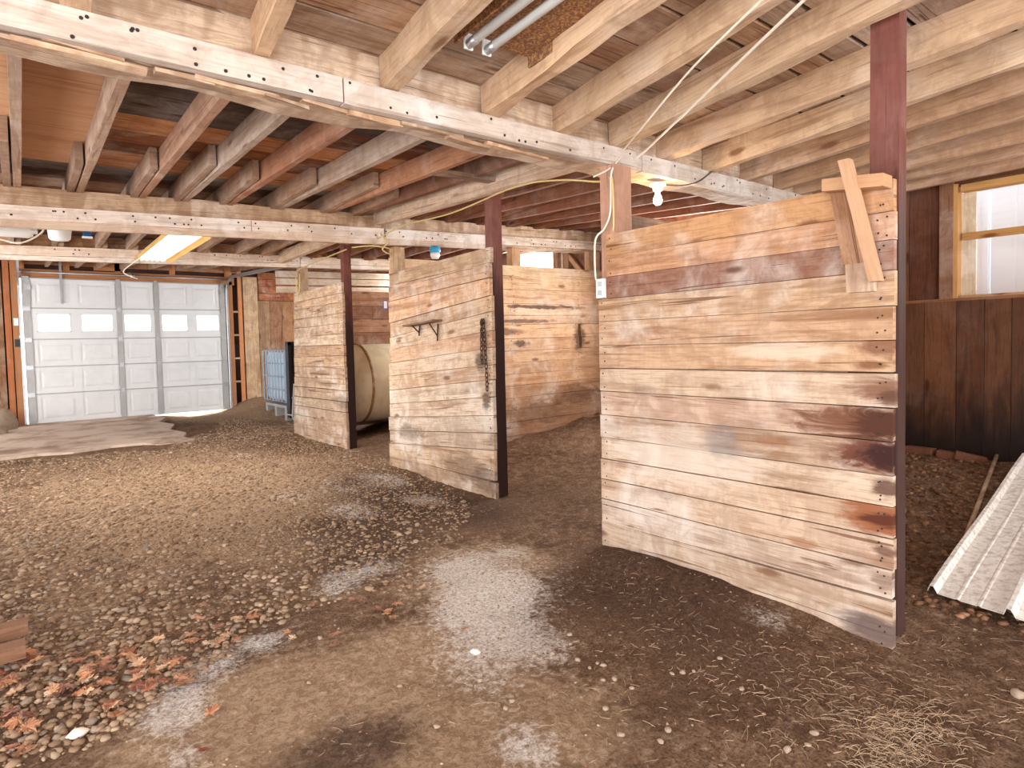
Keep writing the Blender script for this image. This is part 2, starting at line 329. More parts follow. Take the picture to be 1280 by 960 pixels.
for (u, v, a, b_, k) in ((620, 740, .30, .26, 1.), (640, 800, .2, .26, .9), (600, 700, .22, .2, .6), (560, 715, .14, .18, .6), (600, 765, .2, .2, .7), (655, 930, .10, .12, .9), (600, 850, .10, .25, .45), (480, 600, .18, .35, .9), (530, 625, .16, .22, .9), (440, 640, .20, .30, .8), (420, 610, .2, .4, .5),
                          (455, 715, .20, .13, .8), (420, 735, .12, .10, .7), (235, 870, .07, .18, .85), (270, 830, .10, .12, .7), (200, 900, .08, .12, .8), (330, 800, .12, .10, .85), (350, 690, .14, .10, .35), (300, 570, .2, .35, .5), (300, 595, .2, .3, .4), (360, 620, .2, .3, .45), (230, 945, .06, .10, .6), (640, 690, .12, .10, .4), (960, 770, .10, .12, .6), (510, 560, .1, .3, .3)):
    lime = lime+k*gaus(gx, gy, u, v, a, b_)
tan = 0
for (u, v, a, b_, k) in ((330, 900, .55, .35, .5), (560, 860, .4, .4, .9), (620, 700, .35, .35, .9), (250, 650, 1.0, 1.6, .55), (300, 590, 1., 1.8, .6), (440, 520, 1., 3., .5), (330, 500, 1.5, 3.5, .8), (120, 600, .9, 2., .3), (740, 900, .25, .25, .55), (540, 960, .3, .2, .5), (590, 740, .3, .3, .9), (540, 820, .3, .25, .9), (600, 900, .2, .25, .8), (250, 920, .2, .2, .8), (330, 850, .3, .15, .6), (290, 515, 1.1, 1.6, 1.4), (400, 490, 1., 1.5, .8)):
    tan = tan+k*gaus(gx, gy, u, v, a, b_)
damp = 0
for (u, v, a, b_, k) in ((480, 610, .5, .9, 1.1), (430, 660, .45, .5, .9), (580, 640, .35, .5, .8), (470, 690, .35, .3, .8), (760, 740, .45, .45, .8), (900, 800, .5, .3, .55), (450, 930, .28, .2, 1.), (800, 900, .3, .15, .4), (1000, 860, .4, .2, .4), (900, 730, .3, .2, .4), (820, 700, .4, .5, .7), (190, 545, .3, .3, .5), (380, 730, .4, .3, .4), (460, 535, .9, .8, .5), (690, 620, .5, .5, .4)):
    damp = damp+k*gaus(gx, gy, u, v, a, b_)
cols = np.stack([np.clip(lime, 0, 1), np.clip(tan+gm*.15, 0, 1), np.clip(damp, 0, 1), gm], -1)
m, nt, b = newmat('dirt_floor'); a = nd(nt, 'VertexColor', layer_name='Col'); sx = nd(nt, 'SeparateColor'); nt.links.new(a.outputs[0], sx.inputs[0]); tc = nd(nt, 'TexCoord'); oc = tc.outputs['Object']
n1 = tex(nt, oc, (1, 1, 1), 2.2, 8, .5, .65); n2 = tex(nt, oc, (1, 1, 1), 16, 8, .3, .72); n3 = tex(nt, oc, (1, 1, 1), 90, 4, 0, .7); n4 = tex(nt, oc, (1, 1, 1), 38, 6, .6, .75)
c = mix(nt, ramp(nt, n1, .38, .64), srgb(104, 78, 58), srgb(132, 102, 78))
c = mix(nt, math_(nt, 'MULTIPLY', ramp(nt, n2, .44, .62), .55), c, srgb(170, 138, 112))
c = mix(nt, math_(nt, 'MULTIPLY', ramp(nt, n3, .54, .36), .75), c, srgb(64, 46, 36))
c = mix(nt, math_(nt, 'MULTIPLY', ramp(nt, n4, .50, .36), .5), c, srgb(82, 58, 44))
jt = math_(nt, 'ADD', math_(nt, 'MULTIPLY', math_(nt, 'SUBTRACT', n2, .5), 1.3), math_(nt, 'MULTIPLY', math_(nt, 'SUBTRACT', n1, .5), .9))
c = mix(nt, math_(nt, 'MULTIPLY', ramp(nt, math_(nt, 'ADD', sx.outputs[1], jt), .2, .75), .85), c, mix(nt, ramp(nt, n4, .38, .62), srgb(146, 117, 90), srgb(186, 158, 130)))
c = mix(nt, math_(nt, 'MULTIPLY', ramp(nt, math_(nt, 'ADD', sx.outputs[2], jt), .25, .9), .8), c, mix(nt, ramp(nt, n4, .4, .6), srgb(60, 43, 34), srgb(92, 68, 53)))
n5 = tex(nt, oc, (1, 1, 1), 75, 9, 0, .85)
lw = math_(nt, 'MULTIPLY', ramp(nt, n5, .36, .62), ramp(nt, math_(nt, 'ADD', sx.outputs[0], math_(nt, 'ADD', math_(nt, 'MULTIPLY', jt, .8), math_(nt, 'MULTIPLY', math_(nt, 'SUBTRACT', n4, .5), 2.2))), .18, .85))
c = mix(nt, math_(nt, 'MULTIPLY', lw, .95, True), c, srgb(234, 228, 222))
sp = ramp(nt, n3, .70, .76); c = mix(nt, math_(nt, 'MULTIPLY', sp, .7), c, srgb(220, 200, 178))
nt.links.new(c, b.inputs['Base Color']); b.inputs['Roughness'].default_value = .95; b.inputs['Specular IOR Level'].default_value = .15
bp = nd(nt, 'Bump'); bp.inputs['Strength'].default_value = 1.; bp.inputs['Distance'].default_value = .022
nt.links.new(math_(nt, 'ADD', n2, math_(nt, 'MULTIPLY', n4, .6)), bp.inputs['Height']); nt.links.new(bp.outputs[0], b.inputs['Normal'])
floor = fastmesh('floor', vv, quads, m, cols); floor['kind'] = 'structure'
# concrete slab at the garage door, with an irregular worn edge
slab = MB(); pts = [(-.9, 12.7), (-.9, 9.15), (-.24, 9.25), (.1, 9.3), (.45, 9.12), (.85, 9.35), (1.2, 9.3), (1.32, 9.05), (1.62, 8.98), (1.78, 9.15), (1.70, 9.5), (1.82, 9.9), (1.70, 10.4), (1.86, 11.0), (1.72, 11.5), (1.9, 12.0), (1.8, 12.7)]
slab.v = [(x, y, .014+.056*(y-9)/3.7) for x, y in pts]+[(x, y, -.08) for x, y in pts]; n_ = len(pts); slab.face(tuple(reversed(range(n_))))
for i in range(n_): slab.face((i, (i+1) % n_, n_+(i+1) % n_, n_+i))
so_ = slab.build('concrete_apron', M['concrete']); tag(so_, 'cracked pale concrete slab in the dirt before the garage door', 'slab')
out = MB(); out.poly([(-8, 12.86, -.03), (12, 12.86, -.03), (12, 26, .1), (-8, 26, .1)]); out.poly([(6.1, -6, -.2), (12, -6, -.2), (12, 12.86, -.2), (6.1, 12.86, -.2)])
tag(out.build('outside_ground', M['outground']), kind='structure')

# ------------------------------------------------------------------ ceiling : planks and joists
CB = srgb(176, 142, 114); CG = srgb(104, 90, 82)
ceil = thing('ceiling', None, None, (0, 0, 2.6), kind='structure')
b2t = lambda x: 2.385+.0235*x+.0018*x*x          # top of the second beam
b3t = lambda x: 2.372+.02*x
def jb(bay, x, y):
    if bay == 1: return 2.33+.05*(2.5-y)
    if bay == 2: t = (y-2.7)/2.9; return (1-t)*2.37+t*b2t(x)
    if bay == 3: t = (y-5.6)/2.9; return (1-t)*b2t(x)+t*b3t(x)
    return b3t(x)+.055*(y-8.5)
JH = .155
def cplank(bay, x0, x1, y0, y1, col, mat='ceiling', th=.022):
    b_ = MB(); yc = (y0+y1)/2; n = max(1, int((x1-x0)/.9))
    z0 = jb(bay, x0, yc)+JH; z1 = jb(bay, x1, yc)+JH; dy = Vector((0, y1-y0, jb(bay, x0, y1)-jb(bay, x0, y0))).normalized()
    b_.bar((x0, yc, z0+th/2), (x1, yc, z1+th/2), dy, (0, -dy.z, dy.y), (y1-y0)-(rnd.uniform(.010, .030) if bay == 1 else rnd.uniform(.005, .016)), th, n=n, jit=.008)
    b_.build('ceiling_plank', M[mat], ceil, tint(col, .09))
y = 2.62; k = 0
while y > -.2:
    wd = rnd.choice((.16, .2, .23, .25)) if k else .09
    cuts = [-1.2, rnd.choice((.78, 1.33)), rnd.choice((2.36, 2.79)), rnd.choice((3.72, 4.12)), 6.0]
    if k % 3 == 0: cuts.pop(2)
    for a_, b_ in zip(cuts[:-1], cuts[1:]): cplank(1, a_+.004, b_-.004, y-wd, y, rnd.choice((CB, CB, srgb(160, 126, 102), srgb(186, 158, 134))))
    y -= wd; k += 1
rows2 = [(2.7, 3.2, srgb(108, 94, 86)), (3.2, 3.72, srgb(100, 88, 82)), (3.72, 4.1, srgb(112, 100, 94)), (4.1, 4.42, srgb(204, 148, 102)), (4.42, 4.66, srgb(150, 98, 66)), (4.66, 4.92, srgb(138, 90, 62)), (4.92, 5.38, srgb(190, 138, 98)), (5.38, 5.62, srgb(140, 136, 134))]
for (ya, yb, cc) in rows2:
    cs = [.42, 1.45, 2.33, 3.4, 4.7, 6.0]
    for a_, b_ in zip(cs[:-1], cs[1:]): cplank(2, a_+.004, b_-.004, ya, yb, cc if rnd.random() < .75 else srgb(112, 70, 46), 'grey' if cc[0] < .17 and abs(cc[0]-cc[2]) < .05 else 'ceiling')
cplank(2, -1.2, .41, 2.7, 5.34, srgb(196, 152, 116), 'orange'); cplank(2, -1.2, .41, 5.35, 5.62, srgb(128, 122, 118), 'grey')
y = 5.62
while y < 12.8:
    wd = .3
    cplank(3 if y < 8.5 else 4, -1.2, 2.4, y, min(y+wd, 12.8), rnd.choice((srgb(150, 118, 94), srgb(110, 74, 52), srgb(126, 116, 108))))
    cplank(3 if y < 8.5 else 4, 2.41, 6.0, y, min(y+wd, 12.8), rnd.choice((srgb(118, 80, 56), srgb(98, 62, 44), srgb(110, 96, 86))))
    y += wd
deck = MB(); deck.poly([(-2.7, -3.3, 3.0), (6.2, -3.3, 3.0), (6.2, 13, 3.0), (-2.7, 13, 3.0)]); deck.build('loft_deck', plain('dark_loft_boards', srgb(60, 44, 34), .9), ceil)
for x0_, x1_, y0_, y1_ in ((-2.6, -1.2, -3.2, 12.8), (-1.2, 6., -3.2, -.25)):
    q = MB(); q.box(x0_, y0_, 2.86 if x0_ > -2 else 2.6, x1_, y1_, 2.90 if x0_ > -2 else 2.64); q.build('ceiling_plank', M['ceiling'], ceil, CB)
def joist(bay, x, y0, y1, col, w_=.07, h=JH, dz=0., wane=.0, jit=.004, n=None, mat='joist', skew=0):
    b_ = MB(); z0 = jb(bay, x, y0)+dz+h/2; z1 = jb(bay, x, y1)+dz+h/2
    b_.bar((x-skew*(y1-y0), y0, z0), (x, y1, z1), X, Z, w_, h, n=n or max(3, int((y1-y0)*3.5)), jit=jit, wane=wane)
    return b_.build('joist', M[mat], ceil, tint(col, .05))
J1 = srgb(212, 178, 144)
for x_, w_, k_ in ((-.45, .09, 0), (.236, .085, .05), (.816, .062, .10), (1.374, .078, .08), (1.927, .088, .10), (2.394, .078, .14), (2.844, .085, .125), (3.279, .08, .045), (3.754, .07, .05), (4.193, .055, .08), (4.652, .05, .085), (4.95, .05, -.06), (5.26, .05, -.1), (5.62, .05, -.14)):
    joist(1, x_-w_/2, -.4, 2.54, J1 if x_ < 4 else srgb(190, 152, 120), w_, wane=.035 if x_ < 3.8 else .006, jit=.009 if x_ < 3.8 else .003, n=16, skew=k_)  # right-hand joists coloured darker to stand in for shade on their sides
js = [(.035, srgb(190, 160, 136)), (.40, srgb(180, 148, 124)), (.80, srgb(184, 142, 114)), (1.10, srgb(188, 164, 146)), (1.44, srgb(168, 118, 90)), (1.86, srgb(176, 152, 134)), (2.31, srgb(178, 126, 94)), (2.62, srgb(134, 92, 70))]
js += [(3.25+.41*i, srgb(144, 96, 72)) for i in range(7)]
for x_, c_ in js:
    joist(2, x_, 2.80, 5.82, c_, .045, .15)
    if x_ < 5.8: joist(3, x_-.055, 4.55+rnd.uniform(-.15, .25), 8.7, tint(srgb(168, 138, 116), .1) if x_ < 3 else srgb(140, 92, 66), .045, .14)
    joist(4, x_, 8.3, 12.74, srgb(176, 146, 120) if x_ < 3 else srgb(150, 104, 76), .045, .14)
joist(2, 2.80, 2.80, 5.60, srgb(214, 184, 156), .06, .17, dz=-.085)
joist(3, 2.80, 5.62, 8.5, srgb(214, 184, 156), .06, .15, dz=-.09)
t = MB(); t.bar((2.30, 3.75, 2.41), (2.80, 3.70, 2.40), Y, Z, .09, .03, n=3, jit=.006); t.build('cross_block', M['grey'], ceil, srgb(150, 120, 100))

# ------------------------------------------------------------------ main beams
def nails(spots, name, parent, r=.006, nrm=(0, -1, 0), mat='nail'):
    b_ = MB(); nv = Vector(nrm)
    for p in spots: b_.lathe(Vector(p)-nv*.002, nv, [(0, r), (.004, r*.8)], 7)
    o = b_.build(name, M[mat], parent); o['kind'] = 'stuff'; return o
B1 = thing('main_beam', 'rough hewn timber beam crossing nearest the viewer, whitewashed board nailed on its face', 'beam', (2.6, 2.65, 2.2))
t = MB(); t.bar((-1.4, 2.66, 2.362), (6.0, 2.66, 2.378), Y, Z, .235, .262, n=90, jit=.014, wane=.05); t.build('timber', M['hewn'], B1, srgb(220, 194, 168))
cuts = [-1.4, 1.105, 3.0, 4.50, 6.0]
for a_, b_ in zip(cuts[:-1], cuts[1:]):
    t = MB(); t.bar((a_+.003, 2.515, 2.279), (b_-.003, 2.515, 2.283), Y, Z, .045, .105, n=5, jit=.004); t.build('facing_board', M['ledger'], B1, srgb(208, 192, 178))
nails([(rnd.uniform(-.1, 5.2), 2.492, 2.28+rnd.choice((-.028, .03))+rnd.uniform(-.01, .01)) for _ in range(46)], 'nail_heads', B1, .0075)
for (xa, xb, z_, y_) in ((-.3, .08, 2.222, 2.552), (.02, .40, 2.212, 2.556), (.10, .33, 2.236, 2.545), (.42, .62, 2.213, 2.55), (.55, .86, 2.222, 2.558), (.80, .98, 2.21, 2.552), (.95, 1.22, 2.222, 2.56), (1.15, 1.42, 2.212, 2.556), (1.40, 1.75, 2.22, 2.56), (1.66, 1.92, 2.21, 2.57), (1.88, 2.30, 2.215, 2.56)):
    t = MB(); t.bar((xa, y_, z_), (xb, y_+.02, z_+rnd.uniform(-.008, .008)), Y, Z, .04, .018, n=9, jit=.011, wane=.02); t.build('splinter', M['hewn'], B1, tint(srgb(206, 174, 144), .08))
B2 = thing('middle_beam', 'hewn beam second from the viewer, over the middle stall, with two pale facing boards', 'beam', (2.5, 5.75, 2.2))
def tilt_bar(nm, mat, par, x0, x1, yc, zf0, zf1, h, d, col, n=8, jit=.005, wane=0):
    t = MB(); t.bar((x0, yc, zf0), (x1, yc, zf1), Y, Z, d, h, n=n, jit=jit, wane=wane); return t.build(nm, mat, par, col)
tilt_bar('timber', M['hewn'], B2, -1.4, 2.85, 5.76, 2.235+.0, 2.36, .25, .25, srgb(204, 172, 140), 26, .012)
tilt_bar('timber', M['hewn'], B2, 2.86, 6.0, 5.76, 2.36, 2.475, .25, .24, srgb(208, 180, 152), 20, .014)
for (a_, b_, c_) in ((-1.4, 1.6, 0), (1.605, 2.85, 0), (2.87, 4.72, 0), (4.725, 6.0, 0)):
    zz = lambda x: 2.205+.035*x
    tilt_bar('facing_board', M['ledger'], B2, a_, b_, 5.612, zz(a_), zz(b_), .098, .04, tint(srgb(230, 212, 196), .03))
tilt_bar('lower_facing_board', M['ledger'], B2, -1.4, 2.9, 5.618, 2.08, 2.23, .055, .03, srgb(214, 188, 164)); tilt_bar('lower_facing_board', M['ledger'], B2, 2.905, 4.1, 5.618, 2.23, 2.275, .055, .03, srgb(206, 180, 158))
nails([(x_, 5.59, 2.205+.035*x_+rnd.choice((-.02, .022))) for x_ in [rnd.uniform(-.1, 5.9) for _ in range(60)]], 'nail_heads', B2, .008)
B3 = thing('rear_beam', 'pale faced beam third from the viewer, in front of the garage door', 'beam', (2.5, 8.6, 2.2))
tilt_bar('timber', M['hewn'], B3, -1.4, 6.0, 8.66, 2.345, 2.50, .26, .19, srgb(196, 150, 110), 30, .028)
for a_, b_ in ((-1.4, 1.15), (1.155, 3.05), (3.06, 6.0)):
    zz = lambda x: 2.315+.028*x
    tilt_bar('facing_board', M['ledger'], B3, a_, b_, 8.51, zz(a_), zz(b_), .10, .04, tint(srgb(226, 204, 184), .03)); tilt_bar('lower_facing_board', M['ledger'], B3, a_, b_, 8.515, zz(a_)-.078, zz(b_)-.078, .052, .03, srgb(232, 216, 200))
nails([(x_, 8.49, 2.315+.028*x_+rnd.choice((-.02, .022))) for x_ in [rnd.uniform(-.1, 5.) for _ in range(30)]], 'nail_heads', B3, .009)
# battens under the third beam at the end stall
B4 = thing('stall_header', 'three pale horizontal header boards above the back of the end stall', 'boards', (4.5, 10.2, 2.3))
for k, z_ in enumerate((2.42, 2.30, 2.17)):
    t = MB(); t.bar((3.3, 10.3, z_-.02), (6.0, 10.3, z_+.04), Y, Z, .04, .10, n=4, jit=.004); t.build('board', M['ledger'], B4, tint(srgb(236, 216, 190), .03))

# ------------------------------------------------------------------ stall fronts
def front(name, label, Xp, LU, lv, RU, rv, cols, mat, th=.03, y0=None, y1=None, nr=3):
    root = thing(name, label, 'partition', (Xp+th/2, on(0, Xp, (LU+RU)/2, rv[-1]).y, 0)); spots = []
    n = len(rv)-1
    for i in range(n):
        lu = LU if not isinstance(LU, list) else LU[i]
        A = [on(0, Xp, lu, lv[i]), on(0, Xp, lu, lv[i+1])]; B = [on(0, Xp, RU, rv[i]), on(0, Xp, RU, rv[i+1])]
        g = .003 if mat == 'front_boards' and i < 5 else rnd.uniform(.003, .009); zl = (A[0].z+A[1].z)/2; zr = (B[0].z+B[1].z)/2; h = ((A[0].z-A[1].z)+(B[0].z-B[1].z))/2-g
        if i == n-1: zl -= .07; zr -= .07; h += .14
        ya = B[0].y+rnd.uniform(-.004, .006) if y0 is None else y0+rnd.uniform(-.004, .006); yb = A[1].y+rnd.uniform(-.012, .012)
        yb = yb if y1 is None else y1[i] if isinstance(y1, list) else y1+rnd.uniform(-.015, .015)
        t = MB(); xo = rnd.uniform(-.005, .005)
        hl = A[0].z-A[1].z; hr = B[0].z-B[1].z
        t.bar((Xp+th/2+xo, ya, zr), (Xp+th/2+xo, yb, zl), X, Z, th, h, n=5, jit=.0012 if mat == 'front_boards' and i < 5 else .0035)
        # taper to the measured widths
        for q, v_ in enumerate(t.v):
            f = (v_[1]-ya)/(yb-ya); s = ((hr*(1-f)+hl*f)-g)/max(h, .01) if i < n-1 else 1; c_ = zr*(1-f)+zl*f; t.v[q] = (v_[0], v_[1], c_+(v_[2]-c_)*s)
        t.build('board', M.get('%s_%d' % (mat, i), M[mat]), root, tint(cols[i % len(cols)], .035))
        for yy, zz in ((ya+.035, zr), (yb-.035, zl), (ya+.05, zr)):
            for dz in (-.032, .034): spots.append((Xp+xo-.0005, yy+rnd.uniform(-.012, .012), zz+dz+rnd.uniform(-.012, .012)))
    nails(spots, 'nail_heads', root, .0045, (-1, 0, 0)); return root
P1c = [srgb(*c) for c in ((204, 156, 112), (200, 152, 116), (146, 104, 84), (200, 166, 134), (198, 160, 128), (198, 162, 130), (210, 182, 156), (194, 164, 142), (198, 168, 142), (204, 178, 154), (206, 178, 152), (204, 176, 152), (202, 178, 158), (198, 174, 152), (198, 174, 152))]
P1 = front('near_stall_front', 'nearest and largest pale board partition, dark brown stains at its right end', 2.68, 754,
      [294, 321, 347, 374, 402, 432, 460, 489, 518, 546, 573, 598, 623, 652, 684], 1118, [222, 263, 299, 337, 382, 425, 466, 511, 553, 596, 635, 674, 714, 750, 808],
      P1c, 'front_boards', y0=.988, y1=[2.50, 2.50, 2.50]+[2.565]*11)
P2 = front('middle_stall_front', 'middle plank partition with a chain and a small shelf hanging on it', 2.87, 487,
      [342, 357, 377, 404, 422, 437, 454, 470, 488, 505, 521, 538, 554, 570, 582], 613, [308, 328, 347, 369, 389, 413, 434, 456, 474, 496, 519, 541, 562, 600, 624],
      [srgb(196, 164, 132), srgb(208, 172, 142), srgb(216, 176, 142), srgb(198, 166, 134), srgb(206, 180, 154), srgb(208, 172, 142), srgb(212, 186, 160), srgb(206, 176, 148), srgb(214, 194, 172), srgb(208, 186, 164), srgb(206, 186, 166), srgb(192, 168, 146), srgb(196, 170, 144), srgb(180, 152, 126)], 'mid_boards', y0=3.89)
P3 = front('far_stall_front', 'farthest grey-tan plank partition, beside the blue-white tote', 2.98, 368,
      [367, 378.4, 388, 400, 411, 422, 433, 446.5, 458, 471, 482.5, 495, 506, 518, 541], 428, [352.5, 366, 377, 391, 404, 417, 431, 444.5, 458.6, 474, 488, 502, 515, 527.5, 553],
      [srgb(222, 190, 158), srgb(216, 184, 152), srgb(210, 180, 150), srgb(206, 176, 146), srgb(202, 176, 150), srgb(222, 200, 176), srgb(192, 160, 132), srgb(202, 174, 146), srgb(198, 172, 148), srgb(194, 168, 144), srgb(184, 158, 134), srgb(196, 172, 148), srgb(190, 164, 140), srgb(184, 156, 132)], 'rear_boards', y0=6.955)
# posts
def post(name, label, x0, x1, y0, y1, z1, mat, col, cat='post'):
    t = MB(); t.box(x0, y0, -.1, x1, y1, z1, n=10, jit=.003); o = t.build(name, M[mat], None, col, origin=((x0+x1)/2, (y0+y1)/2, 0)); return tag(o, label, cat)
for nm, lb, a in (('support_post', 'dark red square post rising to the joists at the near stall corner', (2.712, 2.785, .984, 1.09, 2.50)), ('support_post', 'blackened dark post at the near end of the middle partition', (2.902, 2.995, 3.89, 3.985, 2.40)), ('support_post', 'dark post at the near end of the farthest partition', (3.012, 3.10, 6.95, 7.045, 2.40))):
    t = MB(); t.box(a[0], a[2], 0, a[1], a[3], a[4], n=10, jit=.002); o = t.build(nm, M['near_post' if a[0] < 2.8 else 'post'], None, srgb(124, 72, 62), origin=(0, 0, 0)); tag(o, lb, 'post')
post('inner_post', 'pale brown stub post under the main beam behind the near partition', 2.715, 2.86, 2.46, 2.57, 2.225, 'post2', srgb(190, 146, 122))
post('inner_post', 'grey-tan stub post at the far end of the middle partition', 2.905, 3.02, 5.50, 5.60, 2.17, 'grey', srgb(196, 164, 128))
post('inner_post', 'weathered stub post at the far end of the farthest partition', 3.015, 3.13, 8.42, 8.52, 2.30, 'grey', srgb(178, 150, 122))
post('inner_post', 'short round-topped post behind the bright stall divider', 4.50, 4.62, 5.66, 5.76, 2.30, 'joist', srgb(200, 160, 124))
post('inner_post', 'wide pale post at the far right end of the bright divider', 5.75, 5.95, 5.66, 5.74, 2.42, 'joist', srgb(206, 172, 142))
# dividers
def divider(name, label, yp, x0, x1, zs, cols, mat, hole=None, slope=.0):
    root = thing(name, label, 'partition', (x0, yp+.015, 0))
    for i in range(len(zs)-1):
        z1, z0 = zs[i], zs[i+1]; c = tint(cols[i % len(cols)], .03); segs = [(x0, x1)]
        if hole and z0 < hole[2] and z1 > hole[1]: segs = [(x0, hole[0]-.02+rnd.uniform(-.02, .01)), (hole[0]+.03+rnd.uniform(-.01, .03), x1)]
        elif i % 3 == 1: segs = [(x0, (x0+x1)/2+rnd.uniform(-.4, .4))]; segs.append((segs[0][1]+.004, x1))
        for a_, b_ in segs:
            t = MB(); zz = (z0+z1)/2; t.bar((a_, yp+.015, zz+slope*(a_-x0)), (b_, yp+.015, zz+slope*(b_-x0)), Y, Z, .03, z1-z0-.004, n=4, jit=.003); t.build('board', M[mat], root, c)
    nails([(rnd.choice((x0+.3, (x0+x1)/2, x1-.5))+rnd.uniform(-.04, .04), yp-.001, rnd.uniform(.3, 2.)) for _ in range(50)], 'nail_heads', root, .006); return root
divider('stall_divider', 'grey board divider behind the near partition, only its top edge in view', 2.585, 2.87, 5.97, [1.985, 1.84, 1.70, 1.55, 1.41, 1.27, 1.13, .99, .85, .71, .57, .43, .29, .15, .0], [srgb(148, 124, 110), srgb(170, 144, 120)], 'grey')
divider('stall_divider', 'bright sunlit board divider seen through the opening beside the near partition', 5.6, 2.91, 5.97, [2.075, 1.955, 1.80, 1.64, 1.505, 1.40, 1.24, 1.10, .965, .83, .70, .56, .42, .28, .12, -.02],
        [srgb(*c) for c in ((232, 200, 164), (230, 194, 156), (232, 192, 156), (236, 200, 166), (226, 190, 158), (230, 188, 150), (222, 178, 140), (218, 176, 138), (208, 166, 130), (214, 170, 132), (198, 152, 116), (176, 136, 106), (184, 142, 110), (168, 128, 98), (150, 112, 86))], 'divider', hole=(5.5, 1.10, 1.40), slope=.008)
divider('stall_divider', 'brown board divider with light slits behind the cream tank', 8.5, 3.02, 5.97, [2.0, 1.79, 1.60, 1.40, 1.24, 1.10, .95, .8, .6, .4, .2, .05], [srgb(170, 128, 100), srgb(142, 102, 80), srgb(166, 124, 98), srgb(150, 108, 84)], 'grey')

# ------------------------------------------------------------------ right wall
WX = 6.0
wr = thing('wall_right', None, None, (WX, 5, 0), kind='structure')
BR = [srgb(112, 72, 48), srgb(124, 80, 52), srgb(102, 64, 42), srgb(106, 70, 48), srgb(98, 64, 44)]
edges = [2.62, 2.36] + [on(0, WX-.03, u, 450).y for u in (1128, 1156, 1196, 1231, 1265)]
edges = [2.56] + edges[3:]
while edges[-1] > -.6: edges.append(edges[-1]-rnd.uniform(.16, .22))
for i in range(len(edges)-1):
    t = MB(); t.box(WX-.045+rnd.uniform(-.006, .006), edges[i+1]+.003, -.1, WX-.015, edges[i]-.003, 1.47+rnd.uniform(-.006, .006), n=3, jit=.002); t.build('plank', M['brown'], wr, tint(BR[i % 5], .06))
for a_, b_, c_ in ((2.56, 2.335, srgb(132, 84, 60)), (2.33, 2.095, srgb(124, 78, 54)), (2.09, 1.86, srgb(104, 62, 42))):
    t = MB(); t.box(WX-.01, b_, 1.44, WX+.02, a_, 2.95, n=2); t.build('plank', M['brown'], wr, c_)
t = MB(); t.box(WX-.05, -.6, 1.462, WX+.05, 2.56, 1.485); t.build('sill_ledge', M['brown'], wr, srgb(150, 104, 70))
for z0_, z1_, a_, b_ in ((1.44, 2.95, -.6, .62), (2.38, 2.95, .62, 1.86)):
    t = MB(); t.box(WX-.01, a_, z0_, WX+.02, b_, z1_); t.build('plank', M['brown'], wr, srgb(120, 76, 50))
y = -3.2
while y < -.6: t = MB(); t.box(WX-.02, y, -.1, WX+.02, y+.3, 2.95); t.build('plank', M['brown'], wr, BR[0]); y += .302
y = 2.56
while y < 12.8:
    hi = 2.95; c_ = rnd.choice((srgb(150, 122, 100), srgb(134, 100, 78), srgb(160, 136, 114)))
    zr_ = [(-.1, hi)]
    if 6.45 < y+.12 < 7.35: zr_ = [(-.1, 2.17), (2.55, hi)]
    if 3.1 < y+.12 < 4.7: zr_ = [(-.1, 1.5), (2.3, hi)]
    if 9.6 < y+.12 < 11.2: zr_ = [(-.1, 1.5), (2.3, hi)]
    for z0_, z1_ in zr_: t = MB(); t.box(WX-.02, y+.003, z0_, WX+.015, y+.237, z1_); t.build('plank', M['grey'], wr, tint(c_, .06))
    y += .24
# brace and studs on the right wall over the second stall
t = MB(); t.bar((5.93, 6.35, 2.50), (5.93, 5.80, 1.95), Y, X, .09, .045, n=2); t.build('brace', M['joist'], wr, srgb(198, 160, 128))
for yy in (6.42, 6.2, 7.42): t = MB(); t.box(5.90, yy, .2, 5.97, yy+.09, 2.6, n=2); t.build('stud', M['grey'], wr, srgb(170, 138, 112))
# window 1 (right wall)
W1 = thing('window_1', None, None, (WX, 1.2, 1.48), kind='structure')
wy1 = 1.765; OR = srgb(206, 156, 96)
def part(root, nm, mat, col, *boxes):
    t = MB()
    for bx in boxes: t.box(*bx)
    return t.build(nm, M[mat], root, col)
part(W1, 'side_trim', 'joist', srgb(150, 106, 78), (WX-.045, wy1, 1.485, WX-.01, wy1+.095, 2.56))
part(W1, 'jamb', 'orange', OR, (WX-.04, wy1-.03, 1.485, WX+.07, wy1, 2.40)); part(W1, 'jamb', 'orange', OR, (WX-.04, .60, 1.485, WX+.07, .65, 2.40))
part(W1, 'head', 'orange', OR, (WX-.04, .65, 2.33, WX+.07, wy1-.05, 2.385))
part(W1, 'sill', 'orange', srgb(190, 150, 110), (WX-.04, .65, 1.485, WX+.07, wy1-.05, 1.505))
part(W1, 'sash_stile', 'ledger', srgb(228, 214, 186), (WX+.05, wy1-.13, 1.50, WX+.075, wy1-.03, 2.33))
part(W1, 'sash_bar', 'orange', srgb(196, 146, 88), (WX+.01, .65, 1.95, WX+.05, wy1-.05, 2.005))
part(W1, 'window_pane', 'glass', (1, 1, 1), (WX+.06, .65, 1.505, WX+.064, wy1-.12, 2.33))
# corrugated siding outside the window
sd = thing('outside_siding', 'white corrugated siding seen outside the right-hand window', 'siding', (6.9, 1.0, 0)); n_ = 0
for k in range(14):
    y0_ = -2.2+k*.36; t = MB(); t.box(6.9, y0_, -.2, 6.92, y0_+.355, 2.6); t.box(6.87, y0_+.01, -.2, 6.9, y0_+.05, 2.6); t.box(6.89, y0_+.17, -.2, 6.9, y0_+.19, 2.6); t.build('siding_panel', M['siding'], sd)
